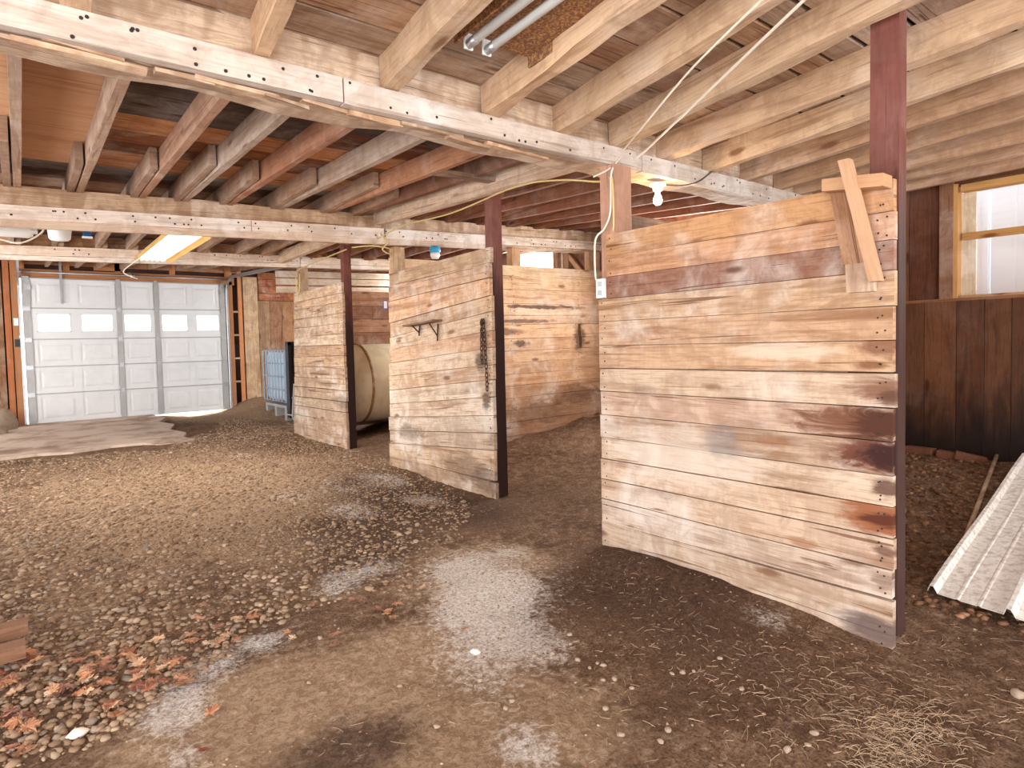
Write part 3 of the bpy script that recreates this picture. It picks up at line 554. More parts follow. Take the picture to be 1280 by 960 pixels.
# window 2 : high opening in the stall
W2 = thing('window_2', None, None, (WX, 6.9, 2.17), kind='structure')
part(W2, 'window_frame', 'joist', srgb(220, 196, 166), (WX-.03, 6.45, 2.15, WX+.02, 7.4, 2.18), (WX-.03, 6.45, 2.53, WX+.02, 7.4, 2.56), (WX-.03, 6.42, 2.15, WX+.02, 6.47, 2.56), (WX-.03, 7.38, 2.15, WX+.02, 7.42, 2.56))
part(W2, 'window_pane', 'glass', (1, 1, 1), (WX, 6.47, 2.18, WX+.004, 7.38, 2.53))

# ------------------------------------------------------------------ back wall with garage door
YB = 12.85
wb = thing('wall_back', None, None, (3, YB, 0), kind='structure')
def bp_(nm, mat, col, *bx): return part(wb, nm, mat, tint(col, .03), bx)
OG = srgb(184, 128, 88)
bp_('header_board', 'orange', OG, -.02, YB-.06, 2.43, 3.3, YB-.02, 2.58); bp_('header_board', 'orange', srgb(190, 128, 84), 1.05, YB-.05, 2.60, 1.5, YB-.01, 2.74)
bp_('header_board', 'joist', srgb(180, 132, 96), -.1, YB-.03, 2.66, 3.4, YB+.0, 2.78)
for x_ in (.02, .62, 1.35, 2.2, 3.14): bp_('cripple_stud', 'orange', srgb(196, 130, 84), x_, YB-.05, 2.56, x_+.09, YB-.01, 2.78)
bp_('backing', 'brown', srgb(70, 44, 32), -2.6, YB+.02, 2.43, 6.0, YB+.05, 3.0)
bp_('backing', 'brown', srgb(70, 44, 32), -2.6, YB+.02, -.1, .03, YB+.05, 2.45); bp_('backing', 'brown', srgb(60, 38, 28), 3.13, YB+.02, -.1, 6.0, YB+.05, 2.45)
for x_, c_, mt in ((-.075, OG, 'orange'), (-.19, srgb(180, 112, 72), 'orange'), (-.33, srgb(150, 112, 82), 'grey'), (-.55, srgb(130, 96, 70), 'grey'), (-.9, srgb(150, 112, 82), 'grey'), (-1.25, OG, 'orange')):
    bp_('stud', mt, c_, x_, YB-.05, -.05, x_+(.1 if mt == 'orange' else .16), YB+.0, 2.75)
for x_, c_, w_ in ((3.17, OG, .09), (3.36, srgb(206, 138, 92), .07)): bp_('stud', 'orange', c_, x_, YB-.06, .05, x_+w_, YB-.02, 2.75)
for z_ in (.55, 1.0, 1.45, 1.9): bp_('blocking', 'joist', srgb(190, 160, 130), 3.26, YB-.05, z_, 3.36, YB-.02, z_+.035)
for x_, w_, c_, z1 in ((3.46, .27, srgb(208, 178, 144), 2.6), (3.74, .21, srgb(176, 144, 114), 2.14), (3.955, .24, srgb(160, 118, 90), 2.14), (4.20, .27, srgb(178, 134, 98), 2.14), (4.475, .24, srgb(166, 122, 94), 2.14), (4.72, .26, srgb(160, 120, 92), 2.14), (4.985, .25, srgb(170, 130, 100), 2.14), (5.24, .25, srgb(160, 120, 92), 2.14), (5.5, .24, srgb(170, 130, 100), 2.14), (5.75, .25, srgb(160, 120, 92), 2.14)):
    bp_('plank', 'grey', c_, x_, YB-.045, -.05, x_+w_, YB-.01, z1)
for k, z_ in enumerate((2.15, 2.29, 2.43, 2.57)): bp_('plank', 'hewn', srgb(176, 108, 70), 3.75, YB-.04-.004*k, z_, 6.0, YB-.01, z_+.134)
part(wb, 'outlet_plate', 'plastic_white', (1, 1, 1), (-.06, YB-.062, 1.66, .0, YB-.05, 1.78)); part(wb, 'keypad', 'black', (1, 1, 1), (-.06, YB-.075, 1.32, .01, YB-.05, 1.44)); part(wb, 'switch_plate', 'plastic_white', (1, 1, 1), (0.0, YB-.062, 1.46, .04, YB-.05, 1.50))
# door
D = thing('door_1', None, None, (1.6, 12.8, 0), kind='structure')
dx0, dx1 = .06, 3.12; zb = [.045, .54, .985, 1.435, 1.945, 2.43]
stl = [(dx0, .17), (1.345, 1.425), (1.925, 2.0), (3.02, dx1)]
bays = [(.19, 1.335, 2), (1.435, 1.915, 1), (2.01, 3.01, 2)]
wins = [(.235, .69), (.83, 1.29), (1.42+.03, 1.87), (2.03, 2.46), (2.60, 3.0)]
yd = 12.78
for s in range(5):
    z0, z1 = zb[s]+.004, zb[s+1]-.004; sec = MB()
    if s == 3:
        zw0, zw1 = z0+.115, z1-.115+.03
        sec.box(dx0, yd, z0, dx1, yd+.04, zw0); sec.box(dx0, yd, zw1, dx1, yd+.04, z1); xx = [dx0]+[q for w_ in wins for q in w_]+[dx1]
        for a_, b_ in zip(xx[::2], xx[1::2]): sec.box(a_, yd, zw0, b_, yd+.04, zw1)
    else:
        sec.box(dx0, yd+.012, z0, dx1, yd+.04, z1)
        sec.box(dx0, yd, z0, dx1, yd+.012, z0+.05); sec.box(dx0, yd, z1-.05, dx1, yd+.012, z1)
        for a_, b_, n_ in bays:
            wv = (b_-a_)/n_
            for q in range(n_):
                xa = a_+q*wv; xb = xa+wv
                sec.box(xa, yd, z0+.05, xa+.045, yd+.012, z1-.05); sec.box(xb-.045, yd, z0+.05, xb, yd+.012, z1-.05)
                # raised field with sloped margins
                i0 = len(sec.v); X0, X1, Z0, Z1 = xa+.07, xb-.07, z0+.085, z1-.085
                sec.v += [(X0, yd+.012, Z0), (X1, yd+.012, Z0), (X1, yd+.012, Z1), (X0, yd+.012, Z1), (X0+.03, yd+.003, Z0+.03), (X1-.03, yd+.003, Z0+.03), (X1-.03, yd+.003, Z1-.03), (X0+.03, yd+.003, Z1-.03)]
                sec.face((i0+4, i0+5, i0+6, i0+7))
                for e in range(4): sec.face((i0+e, i0+(e+1) % 4, i0+4+(e+1) % 4, i0+4+e))
    so_ = sec.build('door_section', M['door'], D)
    if s == 3:
        for a_, b_ in wins:
            t = MB(); t.box(a_, yd+.018, zw0, b_, yd+.022, zw1); t.build('window_pane', M['glass'], so_)
            t = MB(); g = .014
            t.box(a_, yd-.004, zw0, a_+g, yd+.03, zw1); t.box(b_-g, yd-.004, zw0, b_, yd+.03, zw1); t.box(a_, yd-.004, zw0, b_, yd+.03, zw0+g); t.box(a_, yd-.004, zw1-g, b_, yd+.03, zw1); t.build('pane_frame', M['door'], so_)
    t = MB(); t.box(dx0, yd-.012, z1-.006, dx1, yd, z1+.012); t.build('meeting_rail', M['greysteel'], D)
    for (a_, b_) in stl: part(D, 'stile', 'greysteel', (1, 1, 1), (a_, yd-.012, z0, b_, yd, z1-.008))
    for (a_, b_) in stl: part(D, 'hinge', 'steel', (1, 1, 1), (a_+.01, yd-.026, z1-.04, b_-.01, yd-.012, z1+.03))
for x_ in (dx0-.035, dx1+.035):
    t = MB(); sgn = 1
    pts = [(x_, yd-.01, .03), (x_, yd-.01, 2.25)]+[(x_, yd-.01-.33*(1-math.cos(a)), 2.25+.30*math.sin(a)) for a in np.linspace(.2, math.pi/2, 7)]+[(x_, 9.6 if x_ > 1 else 9.2, 2.43)]
    for p, q in zip(pts[:-1], pts[1:]):
        d = (Vector(q)-Vector(p)).normalized(); nrm = d.cross(Vector(X)); t.bar(p, q, X, nrm, .03, .055)
    t.build('roller_track', M['steel'], D)
t = MB(); t.tube([(0.0, yd-.08, 2.52), (3.25, yd-.08, 2.52)], .013); t.build('torsion_bar', M['steel'], D, smooth=True)
for x_ in (.05, 1.6, 3.2): t = MB(); t.lathe((x_-.03, yd-.08, 2.52), X, [(0, .05), (.01, .055), (.02, .035), (.05, .035), (.06, .05)], 14); t.build('cable_drum', M['steel'], D)
t = MB(); t.box(.565, yd-.03, 2.02, .60, yd-.012, 2.72); t.build('lift_arm', M['greysteel'], D)
for x_ in (.10, 3.03): part(D, 'top_roller_bracket', 'steel', (1, 1, 1), (x_, yd-.03, 2.24, x_+.08, yd-.012, 2.32))

# ------------------------------------------------------------------ unseen walls with assumed openings for the daylight
wl = thing('wall_left', None, None, (-2.5, 5, 0), kind='structure')
for bx in ((-2.5, 2.8, 0, -2.45, 4, 3.0), (-2.5, 4, 0, -2.45, 9.2, .7), (-2.5, 4, 2.1, -2.45, 9.2, 3.0), (-2.5, 9.2, 0, -2.45, 12.8, 3.0), (-2.5, -3.2, 2.3, -2.45, 2.8, 3.0), (-2.5, -3.2, 0, -2.45, -2.0, 2.3)): part(wl, 'plank', 'grey', srgb(170, 140, 112), bx)
wf = thing('wall_front', None, None, (2, -3.2, 0), kind='structure')
for bx in ((-2.5, -3.25, 2.2, 6.0, -3.2, 3.0), (4.0, -3.25, 0, 6.0, -3.2, 2.2), (-2.5, -3.25, 0, -1.6, -3.2, 2.2)): part(wf, 'plank', 'grey', srgb(170, 140, 112), bx)

# ------------------------------------------------------------------ things on the stall fronts
R = thing('wooden_rack', 'small wooden rack with slanting stick nailed high on the near partition', 'rack', (2.68, 1.1, 1.38))
t = MB(); t.bar((2.664, 1.165, 1.80), (2.664, 1.115, 1.50), Y, X, .105, .028, n=3, jit=.002); t.build('back_board', M['front_boards'], R, srgb(176, 132, 100))
t = MB(); t.bar((2.662, 1.105, 1.50), (2.662, 1.10, 1.385), Y, X, .105, .03, n=1); t.build('foot_board', M['grey'], R, srgb(206, 178, 154))
t = MB(); t.bar((2.635, .995, 1.80), (2.635, 1.225, 1.825), X, Z, .085, .05, n=2, jit=.002); t.build('arm', M['orange'], R, srgb(196, 152, 114))
t = MB(); t.bar((2.575, 1.125, 1.90), (2.625, 1.03, 1.42), Y, X, .042, .04, n=2, jit=.001); t.build('slanted_stick', M['orange'], R, srgb(198, 156, 122))
CH = thing('chain', 'rusty chain hanging by the dark post on the middle partition', 'chain', (2.85, 3.95, .86))
t = MB()
def link(c, a, b_, r=.0042, l=.022, w_=.012):
    pts = [Vector(c)+Vector(a)*l*math.cos(k*math.pi/5)+Vector(b_)*w_*math.sin(k*math.pi/5) for k in range(10)]; t.tube(pts, r, 5, closed=True)
def strand(p0, p1, sway):
    n = int((Vector(p1)-Vector(p0)).length/.034)
    for k in range(n):
        p = Vector(p0).lerp(Vector(p1), k/n)+Vector((0, sway*math.sin(math.pi*k/n), 0)); link(p, Z, Y if k % 2 else X)
strand((2.853, 3.99, 1.38), (2.853, 4.0, 1.03), .008); strand((2.855, 3.975, 1.38), (2.855, 3.945, .82), -.006); strand((2.845, 3.985, 1.37), (2.845, 3.965, 1.14), .0)
t.build('links', M['iron'], CH, smooth=True); t = MB(); t.tube([(2.875, 3.98, 1.37), (2.835, 3.98, 1.372)], .006, 6); t.lathe((2.84, 3.98, 1.372), (-1, 0, 0), [(0, .016), (.004, .012)], 8); t.build('nail', M['iron'], CH)
SH = thing('hanging_shelf', 'thin dark wooden shelf with two brackets on the middle partition', 'shelf', (2.85, 4.9, 1.3))
t = MB(); t.bar((2.815, 4.60, 1.415), (2.815, 5.12, 1.385), X, Z, .10, .016, n=3, jit=.002); t.build('shelf_board', M['grey'], SH, srgb(140, 110, 90))
for yy, h in ((4.665, .15), (4.98, .10)): t = MB(); t.tube([(2.865, yy, 1.39), (2.855, yy, 1.39-h)], .007, 6); t.tube([(2.78, yy, 1.39), (2.855, yy, 1.39-h*.7)], .006, 6); t.build('bracket', M['iron'], SH)
OB = thing('outlet_box', 'white electrical outlet box at the left edge of the near partition', 'outlet', (2.7, 2.52, 1.5)); part(OB, 'box', 'plastic_white', (1, 1, 1), (2.655, 2.50, 1.46, 2.70, 2.56, 1.57)); part(OB, 'socket', 'greysteel', (1, 1, 1), (2.651, 2.515, 1.475, 2.656, 2.545, 1.505), (2.651, 2.515, 1.525, 2.656, 2.545, 1.555))
SG = thing('notice_tag', 'small blue and white tag at the edge of the middle partition', 'sign', (2.86, 5.6, 1.6)); part(SG, 'card', 'blue', (1, 1, 1), (2.82, 5.60, 1.565, 2.868, 5.606, 1.655)); part(SG, 'label_face', 'plastic_white', (1, 1, 1), (2.827, 5.597, 1.575, 2.860, 5.600, 1.645))

# ------------------------------------------------------------------ lamps
LB = thing('light_bulb', 'glowing bare bulb in a white ceiling socket under the main beam', 'lamp', (3.28, 2.6, 2.2))
bc = Vector((3.28, 2.60, 0)); t = MB(); t.lathe(bc+Vector((0, 0, 2.215)), (0, 0, -1), [(0, .055), (.012, .055), (.02, .035), (.045, .03)], 20); t.build('socket', M['plastic_white'], LB, smooth=True)
t = MB(); t.lathe(bc+Vector((0, 0, 2.17)), (0, 0, -1), [(0, .013), (.02, .015), (.04, .024), (.06, .029), (.078, .026), (.09, .012)], 18); t.build('bulb', M['bulb'], LB, smooth=True)
l = bpy.data.lights.new('bulb_light', 'POINT'); l.energy = 5; l.color = (1, .75, .45); l.shadow_soft_size = .04; lo = bpy.data.objects.new('bulb_light', l); COL.objects.link(lo); lo.location = (3.28, 2.60, 2.03)
FX = thing('lit_strip_lamp', 'lit ribbed fluorescent lamp with wooden sides hanging over the aisle', 'lamp', (1.17, 6.5, 2.12))
x0_, x1_ = 1.0, 1.26; ya, yb = 5.66, 7.5
t = MB(); t.box(x0_, ya, 2.19, x1_, yb, 2.21); t.build('housing', M['greysteel'], FX)
for k in range(5):
    xc = x0_+.035+k*.0475; t = MB(); t.lathe((xc, ya+.01, 2.17), Y, [(0, .018), (yb-ya-.02, .018)], 12); t.build('tube', M['lens'], FX, smooth=True)
for s_, xa in ((0, x0_-.012), (1, x1_)):
    t = MB(); dx = -.03 if s_ == 0 else .07; t.bar((xa, (ya+yb)/2-.92, 2.175), (xa, (ya+yb)/2+.92, 2.175), Vector((dx, 0, -.06)).normalized(), Vector((.06, 0, dx)).normalized(), .10 if s_ else .06, .012); t.build('wood_side', M['orange'], FX, srgb(214, 168, 96))
for yy in (5.9, 7.2): t = MB(); t.tube([(1.13, yy, 2.21), (1.13, yy, 2.42)], .005, 5); t.build('hanger', M['iron'], FX)
area('strip_lamp_light', (1.13, 6.58, 2.14), (0, 0, -1), .24, 1.8, 40, (1, .96, .88))
TF = thing('rusty_tube_lamp', 'unlit twin tube lamp in a rust-speckled housing between the near joists', 'lamp', (1.55, 1.5, 2.4))
t = MB(); yA, yB_ = .35, 2.10
t.bar((1.60, yA, 2.545), (1.60, yB_, 2.452), X, Z, .40, .012, n=4); t.bar((1.785, yA, 2.52), (1.785, yB_, 2.427), X, Z, .008, .05, n=2); t.bar((1.405, yA, 2.52), (1.405, yB_, 2.427), X, Z, .008, .05, n=2)
t.build('housing', M['rust'], TF)
for xc in (1.455, 1.545):
    t = MB(); t.tube([(xc, 2.06, 2.405), (xc, .4, 2.49)], .018, 16); t.build('tube', M['glass_tube'], TF, smooth=True)
    t = MB(); t.tube([(xc, 2.075, 2.404), (xc, 2.02, 2.407)], .0192, 16); t.build('tube_cap', M['steel'], TF, smooth=True)
    t = MB(); t.box(xc-.02, 2.075, 2.385, xc+.02, 2.083, 2.45); t.build('lamp_holder', M['plastic_white'], TF)
BL = thing('blue_lamp', 'small light-blue jar lamp under the middle beam', 'lamp', (3.38, 5.5, 2.1)); t = MB(); t.lathe((3.38, 5.52, 2.215), (0, 0, -1), [(0, .03), (.01, .055), (.05, .058), (.07, .05)], 16); t.build('cap', M['cyan'], BL, smooth=True)
t = MB(); t.lathe((3.38, 5.52, 2.145), (0, 0, -1), [(0, .048), (.03, .05), (.06, .035)], 16); t.build('jar', M['plastic_white'], BL, smooth=True)

# ------------------------------------------------------------------ cables
def cable(name, label, pts, r, mat):
    P = [Vector(p) for p in pts]; S = []
    for i in range(len(P)-1):
        a_, b_, c_, d_ = P[max(i-1, 0)], P[i], P[i+1], P[min(i+2, len(P)-1)]
        for k in range(6):
            t_ = k/6; S.append(.5*((2*b_)+(c_-a_)*t_+(2*a_-5*b_+4*c_-d_)*t_*t_+(3*b_-a_-3*c_+d_)*t_**3))
    S.append(P[-1]); t = MB(); t.tube(S, r, 6); o = t.build(name, M[mat], None, smooth=True, origin=P[0]); return tag(o, label, 'cable')
cable('cable', 'taut white cable running from the main beam up across the near joists', [on(1, 2.485, 775, 212), on(1, 2.485, 798, 196), fl(840, 157, 2.335), fl(880, 119, 2.34), fl(1005, 0, 2.375), fl(1120, -110, 2.41)], .0065, 'cable_white')
cable('cable', 'slack beige cable looping down from a near joist to the main beam', [fl(985, -30, 2.37), fl(952, 0, 2.365), fl(890, 60, 2.335), fl(852, 100, 2.325), fl(802, 160, 2.315), on(1, 2.48, 781, 186), on(1, 2.485, 773, 200), on(1, 2.49, 760, 212), on(1, 2.49, 742, 221)], .005, 'cable_white')
cable('cable', 'yellow cable running along the pale joist between the first two beams', [(2.76, 5.55, 2.24), (2.745, 5.0, 2.28), (2.74, 4.2, 2.25), (2.745, 3.4, 2.29), (2.75, 2.95, 2.24), (2.78, 2.65, 2.17), (2.72, 2.50, 2.15), (2.70, 2.46, 2.12), (2.70, 2.455, 1.9), (2.70, 2.46, 1.84)], .006, 'cable_yellow')
cable('cable', 'white cable running down the stub post to the outlet box', [(2.725, 2.47, 2.21), (2.70, 2.47, 2.15), (2.695, 2.475, 1.95), (2.69, 2.52, 1.86), (2.672, 2.575, 1.80), (2.67, 2.578, 1.6), (2.67, 2.56, 1.565)], .006, 'cable_white')
cable('cable', 'dark cable dropping over the face board to the bulb socket', [(3.72, 2.47, 2.345), (3.66, 2.485, 2.30), (3.55, 2.488, 2.24), (3.42, 2.52, 2.205), (3.32, 2.58, 2.21)], .005, 'cable_dark')
cable('cable', 'yellow cable coiled where the pale joist meets the middle beam', [(2.80, 5.57, 2.30), (2.86, 5.55, 2.22), (2.80, 5.54, 2.14), (2.90, 5.55, 2.10), (3.0, 5.56, 2.14), (2.72, 5.56, 2.17), (2.5, 5.57, 2.14)], .007, 'cable_yellow')
cable('cable', 'yellow cable hanging down the weathered post at the farthest partition', [(2.72, 6.2, 2.22), (2.88, 7.6, 2.24), (2.96, 8.40, 2.22), (2.96, 8.41, 2.1), (2.97, 8.42, 1.95), (3.0, 8.41, 1.99), (3.01, 8.41, 2.2)], .007, 'cable_yellow')
cable('cable', 'white wire drooping below the top of the garage door beam', [(1.05, 7.5, 2.2), (.98, 8.45, 2.14), (1.05, 8.46, 2.08), (1.12, 8.5, 2.06)], .006, 'cable_white')
cable('cable', 'white wire looping at the upper left between the far beams', [(-.4, 6.4, 2.2), (-.1, 6.5, 2.14), (.05, 6.5, 2.12), (.19, 6.5, 2.22), (.19, 6.5, 2.30)], .007, 'cable_white')

# ------------------------------------------------------------------ things in the loft gap, upper left
DR = thing('white_drum', 'white plastic drum lying between the far beams at the left edge', 'drum', (-.2, 6.6, 2.2)); t = MB(); t.lathe((-.9, 6.6, 2.235), X, [(0, .045), (.02, .06), (1.0, .06), (1.03, .045)], 20); t.build('body', M['plastic_white'], DR, smooth=True); t = MB(); t.lathe((.13, 6.6, 2.235), X, [(0, .025), (.03, .025)], 12); t.build('cap', M['plastic_white'], DR)
BG = thing('white_bucket', 'white plastic bucket hanging by the blue box between the far beams', 'bucket', (.31, 6.6, 2.18)); t = MB()
t.lathe((.31, 6.6, 2.175), Z, [(0, .065), (.015, .078), (.11, .09), (.115, .096), (.125, .096)], 20); t.build('body', M['plastic_white'], BG, smooth=True); t = MB(); t.tube([(.31+.096*math.cos(a), 6.6, 2.285+.06*math.sin(a)) for a in np.linspace(0, math.pi, 9)], .004, 5); t.build('handle', M['iron'], BG)
BX = thing('blue_box', 'small blue electrical box hanging by the far beam at upper left', 'box', (.52, 6.9, 2.25)); part(BX, 'body', 'blue', (1, 1, 1), (.50, 6.9, 2.27, .56, 6.93, 2.40)); part(BX, 'bracket', 'steel', (1, 1, 1), (.34, 6.93, 2.385, .56, 6.94, 2.41)); part(BX, 'plug', 'plastic_white', (1, 1, 1), (.49, 6.89, 2.255, .57, 6.93, 2.27))

# ------------------------------------------------------------------ tank
TK = thing('plastic_tank', 'large cream plastic tank lying on its side in the end stall', 'tank', (4.2, 7.75, .1))
t = MB(); tc_ = (3.42, 7.95, .70); prof = [(0, .30), (.02, .44), (.06, .50), (.12, .525), (.9, .53), (.93, .515), (.98, .515), (1.01, .53), (1.8, .525), (1.9, .45), (1.93, .3)]
t.lathe(tc_, X, prof, 40); t.build('body', M['tank'], TK, smooth=True)
for xx in (3.55, 4.35, 5.2): t = MB(); t.lathe((xx, 7.95, .70), X, [(0, .53), (.01, .545), (.03, .545), (.04, .53)], 40); t.build('rib', M['tank_stain' if xx < 3.6 else 'tank'], TK, smooth=True)

# ------------------------------------------------------------------ tote
T = thing('liquid_tote', 'blue-white caged liquid tote on a pallet beyond the farthest partition', 'tote', (3.75, 10.9, .12))
tx0, tx1, ty0, ty1 = 3.40, 4.38, 10.33, 11.45
zt0 = .30; zt1 = 1.16
t = MB(); t.box(tx0+.03, ty0+.03, zt0, tx1-.03, ty1-.03, zt1-.03, n=1); bm_ = t.build('bottle', M['ibc'], T)
md = bm_.modifiers.new('bevel', 'BEVEL'); md.width = .07; md.segments = 4
t = MB(); t.lathe((3.9, 10.9, zt1-.04), Z, [(0, .10), (.05, .10), (.06, .08)], 18); t.build('lid', M['black'], T)
def cage(nm, pts, r=.011): t = MB(); t.tube(pts, r, 6, closed=False); t.build(nm, M['ibcbar'], T)
M['ibcbar'] = plain('galvanised_cage_bar', srgb(150, 168, 186), .4, .6)
for z_ in (zt0, .50, .72, .94, zt1): cage('cage_hoop', [(tx0, ty0, z_), (tx0, ty1, z_), (tx1, ty1, z_), (tx1, ty0, z_), (tx0, ty0, z_)])
for k in range(8):
    yy = ty0+k*(ty1-ty0)/7; cage('cage_bar', [(tx0-.012, yy, zt0), (tx0-.012, yy, zt1)])
    xx = tx0+k*(tx1-tx0)/7; cage('cage_bar', [(xx, ty0-.012, zt0), (xx, ty0-.012, zt1)])
for yy in (ty0, (ty0+ty1)/2-.05, ty1-.1): part(T, 'pallet_foot', 'greysteel', (1, 1, 1), (tx0, yy, .0, tx1, yy+.1, .20))
part(T, 'pallet_deck', 'greysteel', (1, 1, 1), (tx0, ty0, .20, tx1, ty1, .245))
PL = thing('black_pallet', 'black plastic pallet standing on edge against the tote', 'pallet', (3.8, 10.2, .1))
part(PL, 'frame', 'black', (1, 1, 1), (3.40, 10.16, .06, 3.45, 10.30, 1.30), (4.4, 10.16, .06, 4.45, 10.30, 1.30), (3.40, 10.16, 1.24, 4.45, 10.30, 1.30), (3.40, 10.16, .06, 4.45, 10.30, .13))
part(PL, 'deck', 'black', (1, 1, 1), (3.45, 10.27, .10, 4.4, 10.30, 1.26))
for z_ in (.38, .70, 1.02): part(PL, 'deck_rib', 'black', (1, 1, 1), (3.42, 10.20, z_, 4.42, 10.27, z_+.05))
ST = thing('metal_stand', 'thin grey metal stand leaning in front of the black pallet', 'stand', (3.45, 9.95, .05))
t = MB()
for a_, b_ in (((3.37, 9.98, .10), (3.45, 10.08, .62)), ((3.37, 9.98, .10), (3.25, 9.4, .02)), ((3.60, 9.98, .10), (3.62, 10.08, .62)), ((3.38, 10.0, .40), (3.62, 10.0, .42)), ((3.28, 10.1, .14), (3.6, 9.9, .08))): t.tube([a_, b_], .012, 6)
t.build('frame', M['greysteel'], ST)

# ------------------------------------------------------------------ corrugated sheet and pole
SM = thing('sheet_metal', 'dirty white ribbed metal sheet lying aslant on the dirt at right', 'sheet metal', (4.3, .8, .1))
A = Vector((3.215, 1.045, .035)); Bp = Vector((5.55, 1.225, .315)); Cdir = (Vector((3.04, .09, .035))-A).normalized(); Wd = .96; Ld = Bp-A
prof = []
for k in range(4):
    o_ = k*.30
    prof += [(o_, .0), (o_+.012, .03), (o_+.03, .03), (o_+.045, .0), (o_+.115, .0), (o_+.121, .003), (o_+.129, .003), (o_+.135, .0), (o_+.20, .0), (o_+.206, .003), (o_+.214, .003), (o_+.22, .0)]
up = Ld.cross(Cdir).normalized(); up = up if up.z > 0 else -up
NS = 10
for s in range(3):
    pr = [p for p in prof if s*.32-.001 <= p[0] <= (s+1)*.32+.02]
    t = MB()
    for i in range(NS+1):
        for (d_, h_) in pr:
            p = A+Ld*(i/NS)+Cdir*d_+up*(h_+.005*math.sin(i*.9+d_*4)); t.v.append(tuple(p))
    n_ = len(pr)
    for i in range(NS):
        for j in range(n_-1): t.face((i*n_+j, i*n_+j+1, (i+1)*n_+j+1, (i+1)*n_+j))
    if s == 0: T0 = t
    else:
        off = len(T0.v); T0.v += t.v; T0.f += [tuple(q+off for q in f_) for f_ in t.f]; T0.uv += t.uv
o = T0.build('sheet', M['sheetmetal'], SM); md = o.modifiers.new('solid', 'SOLIDIFY'); md.thickness = .003
t = MB(); t.tube([(4.05, 1.125, Zf(4.05, 1.125)+.05), (5.9, 1.45, .25)], .013, 8); tag(t.build('wooden_pole', M['grey'], None, srgb(200, 170, 142), smooth=True, origin=(4.3, 1.15, .08)), 'thin wooden pole lying along the left edge of the metal sheet', 'pole')
# bricks at the foot of the right wall
for k, (u, v) in enumerate(((1150, 570), (1190, 574), (1212, 575))):
    z_ = .22; p = on(0, 5.80, u, v); t = MB(); t.box(p.x-.05, p.y-.10, .0, p.x+.05, p.y+.10, .06, n=1); zz = Zf(p.x, p.y)
    o = t.build('brick', M['brick'], None, origin=(p.x, p.y, 0)); o.location = (p.x, p.y, zz-.01); o.rotation_euler = (.1*k, .05, .2*k-.1)
    tag(o, ('reddish brick half sunk at the wall foot, nearest the dark post', 'reddish brick half sunk at the wall foot, middle of three', 'reddish brick half sunk at the wall foot, nearest the metal sheet')[k], 'brick', 'bricks along the wall foot')
for k, (z0_, dx, dy) in enumerate(((.0, .0, .0), (.0, .01, .27))):
    t = MB(); y_ = 3.02+dy*.9; t.bar((-.75, y_+.06, .05), (-.035+dx, y_+.06, .065), Y, Z, .085 if k else .08, .05, n=3, jit=.004)
    tag(t.build('timber_block', M['grey'], None, srgb(134, 98, 74), origin=(-.4, y_, 0)), ('brown squared timber end at the left edge, the nearer of two', 'brown squared timber end at the left edge, the farther of two')[k], 'timber')
# rubble at the left of the garage door
def rock(name, label, cat, p, r, mat, sq=.6, group=None, seed=0):
    import bmesh
    bm = bmesh.new(); bmesh.ops.create_icosphere(bm, subdivisions=2 if r < .04 else 3, radius=1)
    for v in bm.verts:
        n_ = 1+.35*mnoise.noise(v.co*1.3+Vector((seed, 0, 0)))+.12*mnoise.noise(v.co*3.5+Vector((0, seed, 0))); v.co = v.co*n_*r; v.co.z *= sq; v.co.x *= 1.25
    me = bpy.data.meshes.new(name); bm.to_mesh(me); bm.free(); me.materials.append(M[mat]); me.polygons.foreach_set('use_smooth', [True]*len(me.polygons))
    o = bpy.data.objects.new(name, me); COL.objects.link(o); o.location = p; o.rotation_euler = (0, 0, seed*1.7); return tag(o, label, cat, group)
rock('boulder', 'pale brown boulder at the left edge beside the garage door', 'rock', (-.33, 12.3, .15), .24, 'stone', .95, seed=3)
rock('boulder', 'smaller boulder at the far left before the garage door wall', 'rock', (-.33, 11.7, .06), .12, 'stone', .9, seed=8)
p = fl(98, 920); rock('stone', 'smooth white stone beside the leaves in the lower left', 'stone', (p.x, p.y, Zf(p.x, p.y)+.008), .024, 'whitestone', .6, seed=2)
p = fl(594, 812); rock('stone', 'pale stone in the white lime patch left of the near partition', 'stone', (p.x, p.y, Zf(p.x, p.y)+.006), .016, 'whitestone', .7, seed=5)
for k, (u, v) in enumerate(((500, 853), (400, 798), (713, 800), (722, 820), (747, 824), (754, 827), (737, 830), (754, 846), (768, 845), (790, 855), (840, 838), (927, 855), (826, 922), (984, 934), (1010, 928), (1272, 866), (776, 914), (757, 880), (640, 872), (632, 880), (900, 820), (867, 834), (853, 836), (386, 851), (712, 790), (690, 812), (668, 815), (590, 798), (835, 908), (1018, 912), (600, 845), (546, 905), (1274, 738), (655, 730))):
    p = fl(u, v); r_ = rnd.uniform(.006, .011)*(1.3 if v > 900 else 1)
    if u == 1272: r_ = .02
    o = rock('stone', 'small pale stone lying loose on the brown dirt in front of the stalls', 'stone', (p.x, p.y, Zf(p.x, p.y)+r_*.3), r_, 'stone', .7, 'loose stones on the bare dirt', seed=k)
    if u == 1272: o['label'] = 'grey stone alone at the right edge below the metal sheet'; del o['group']

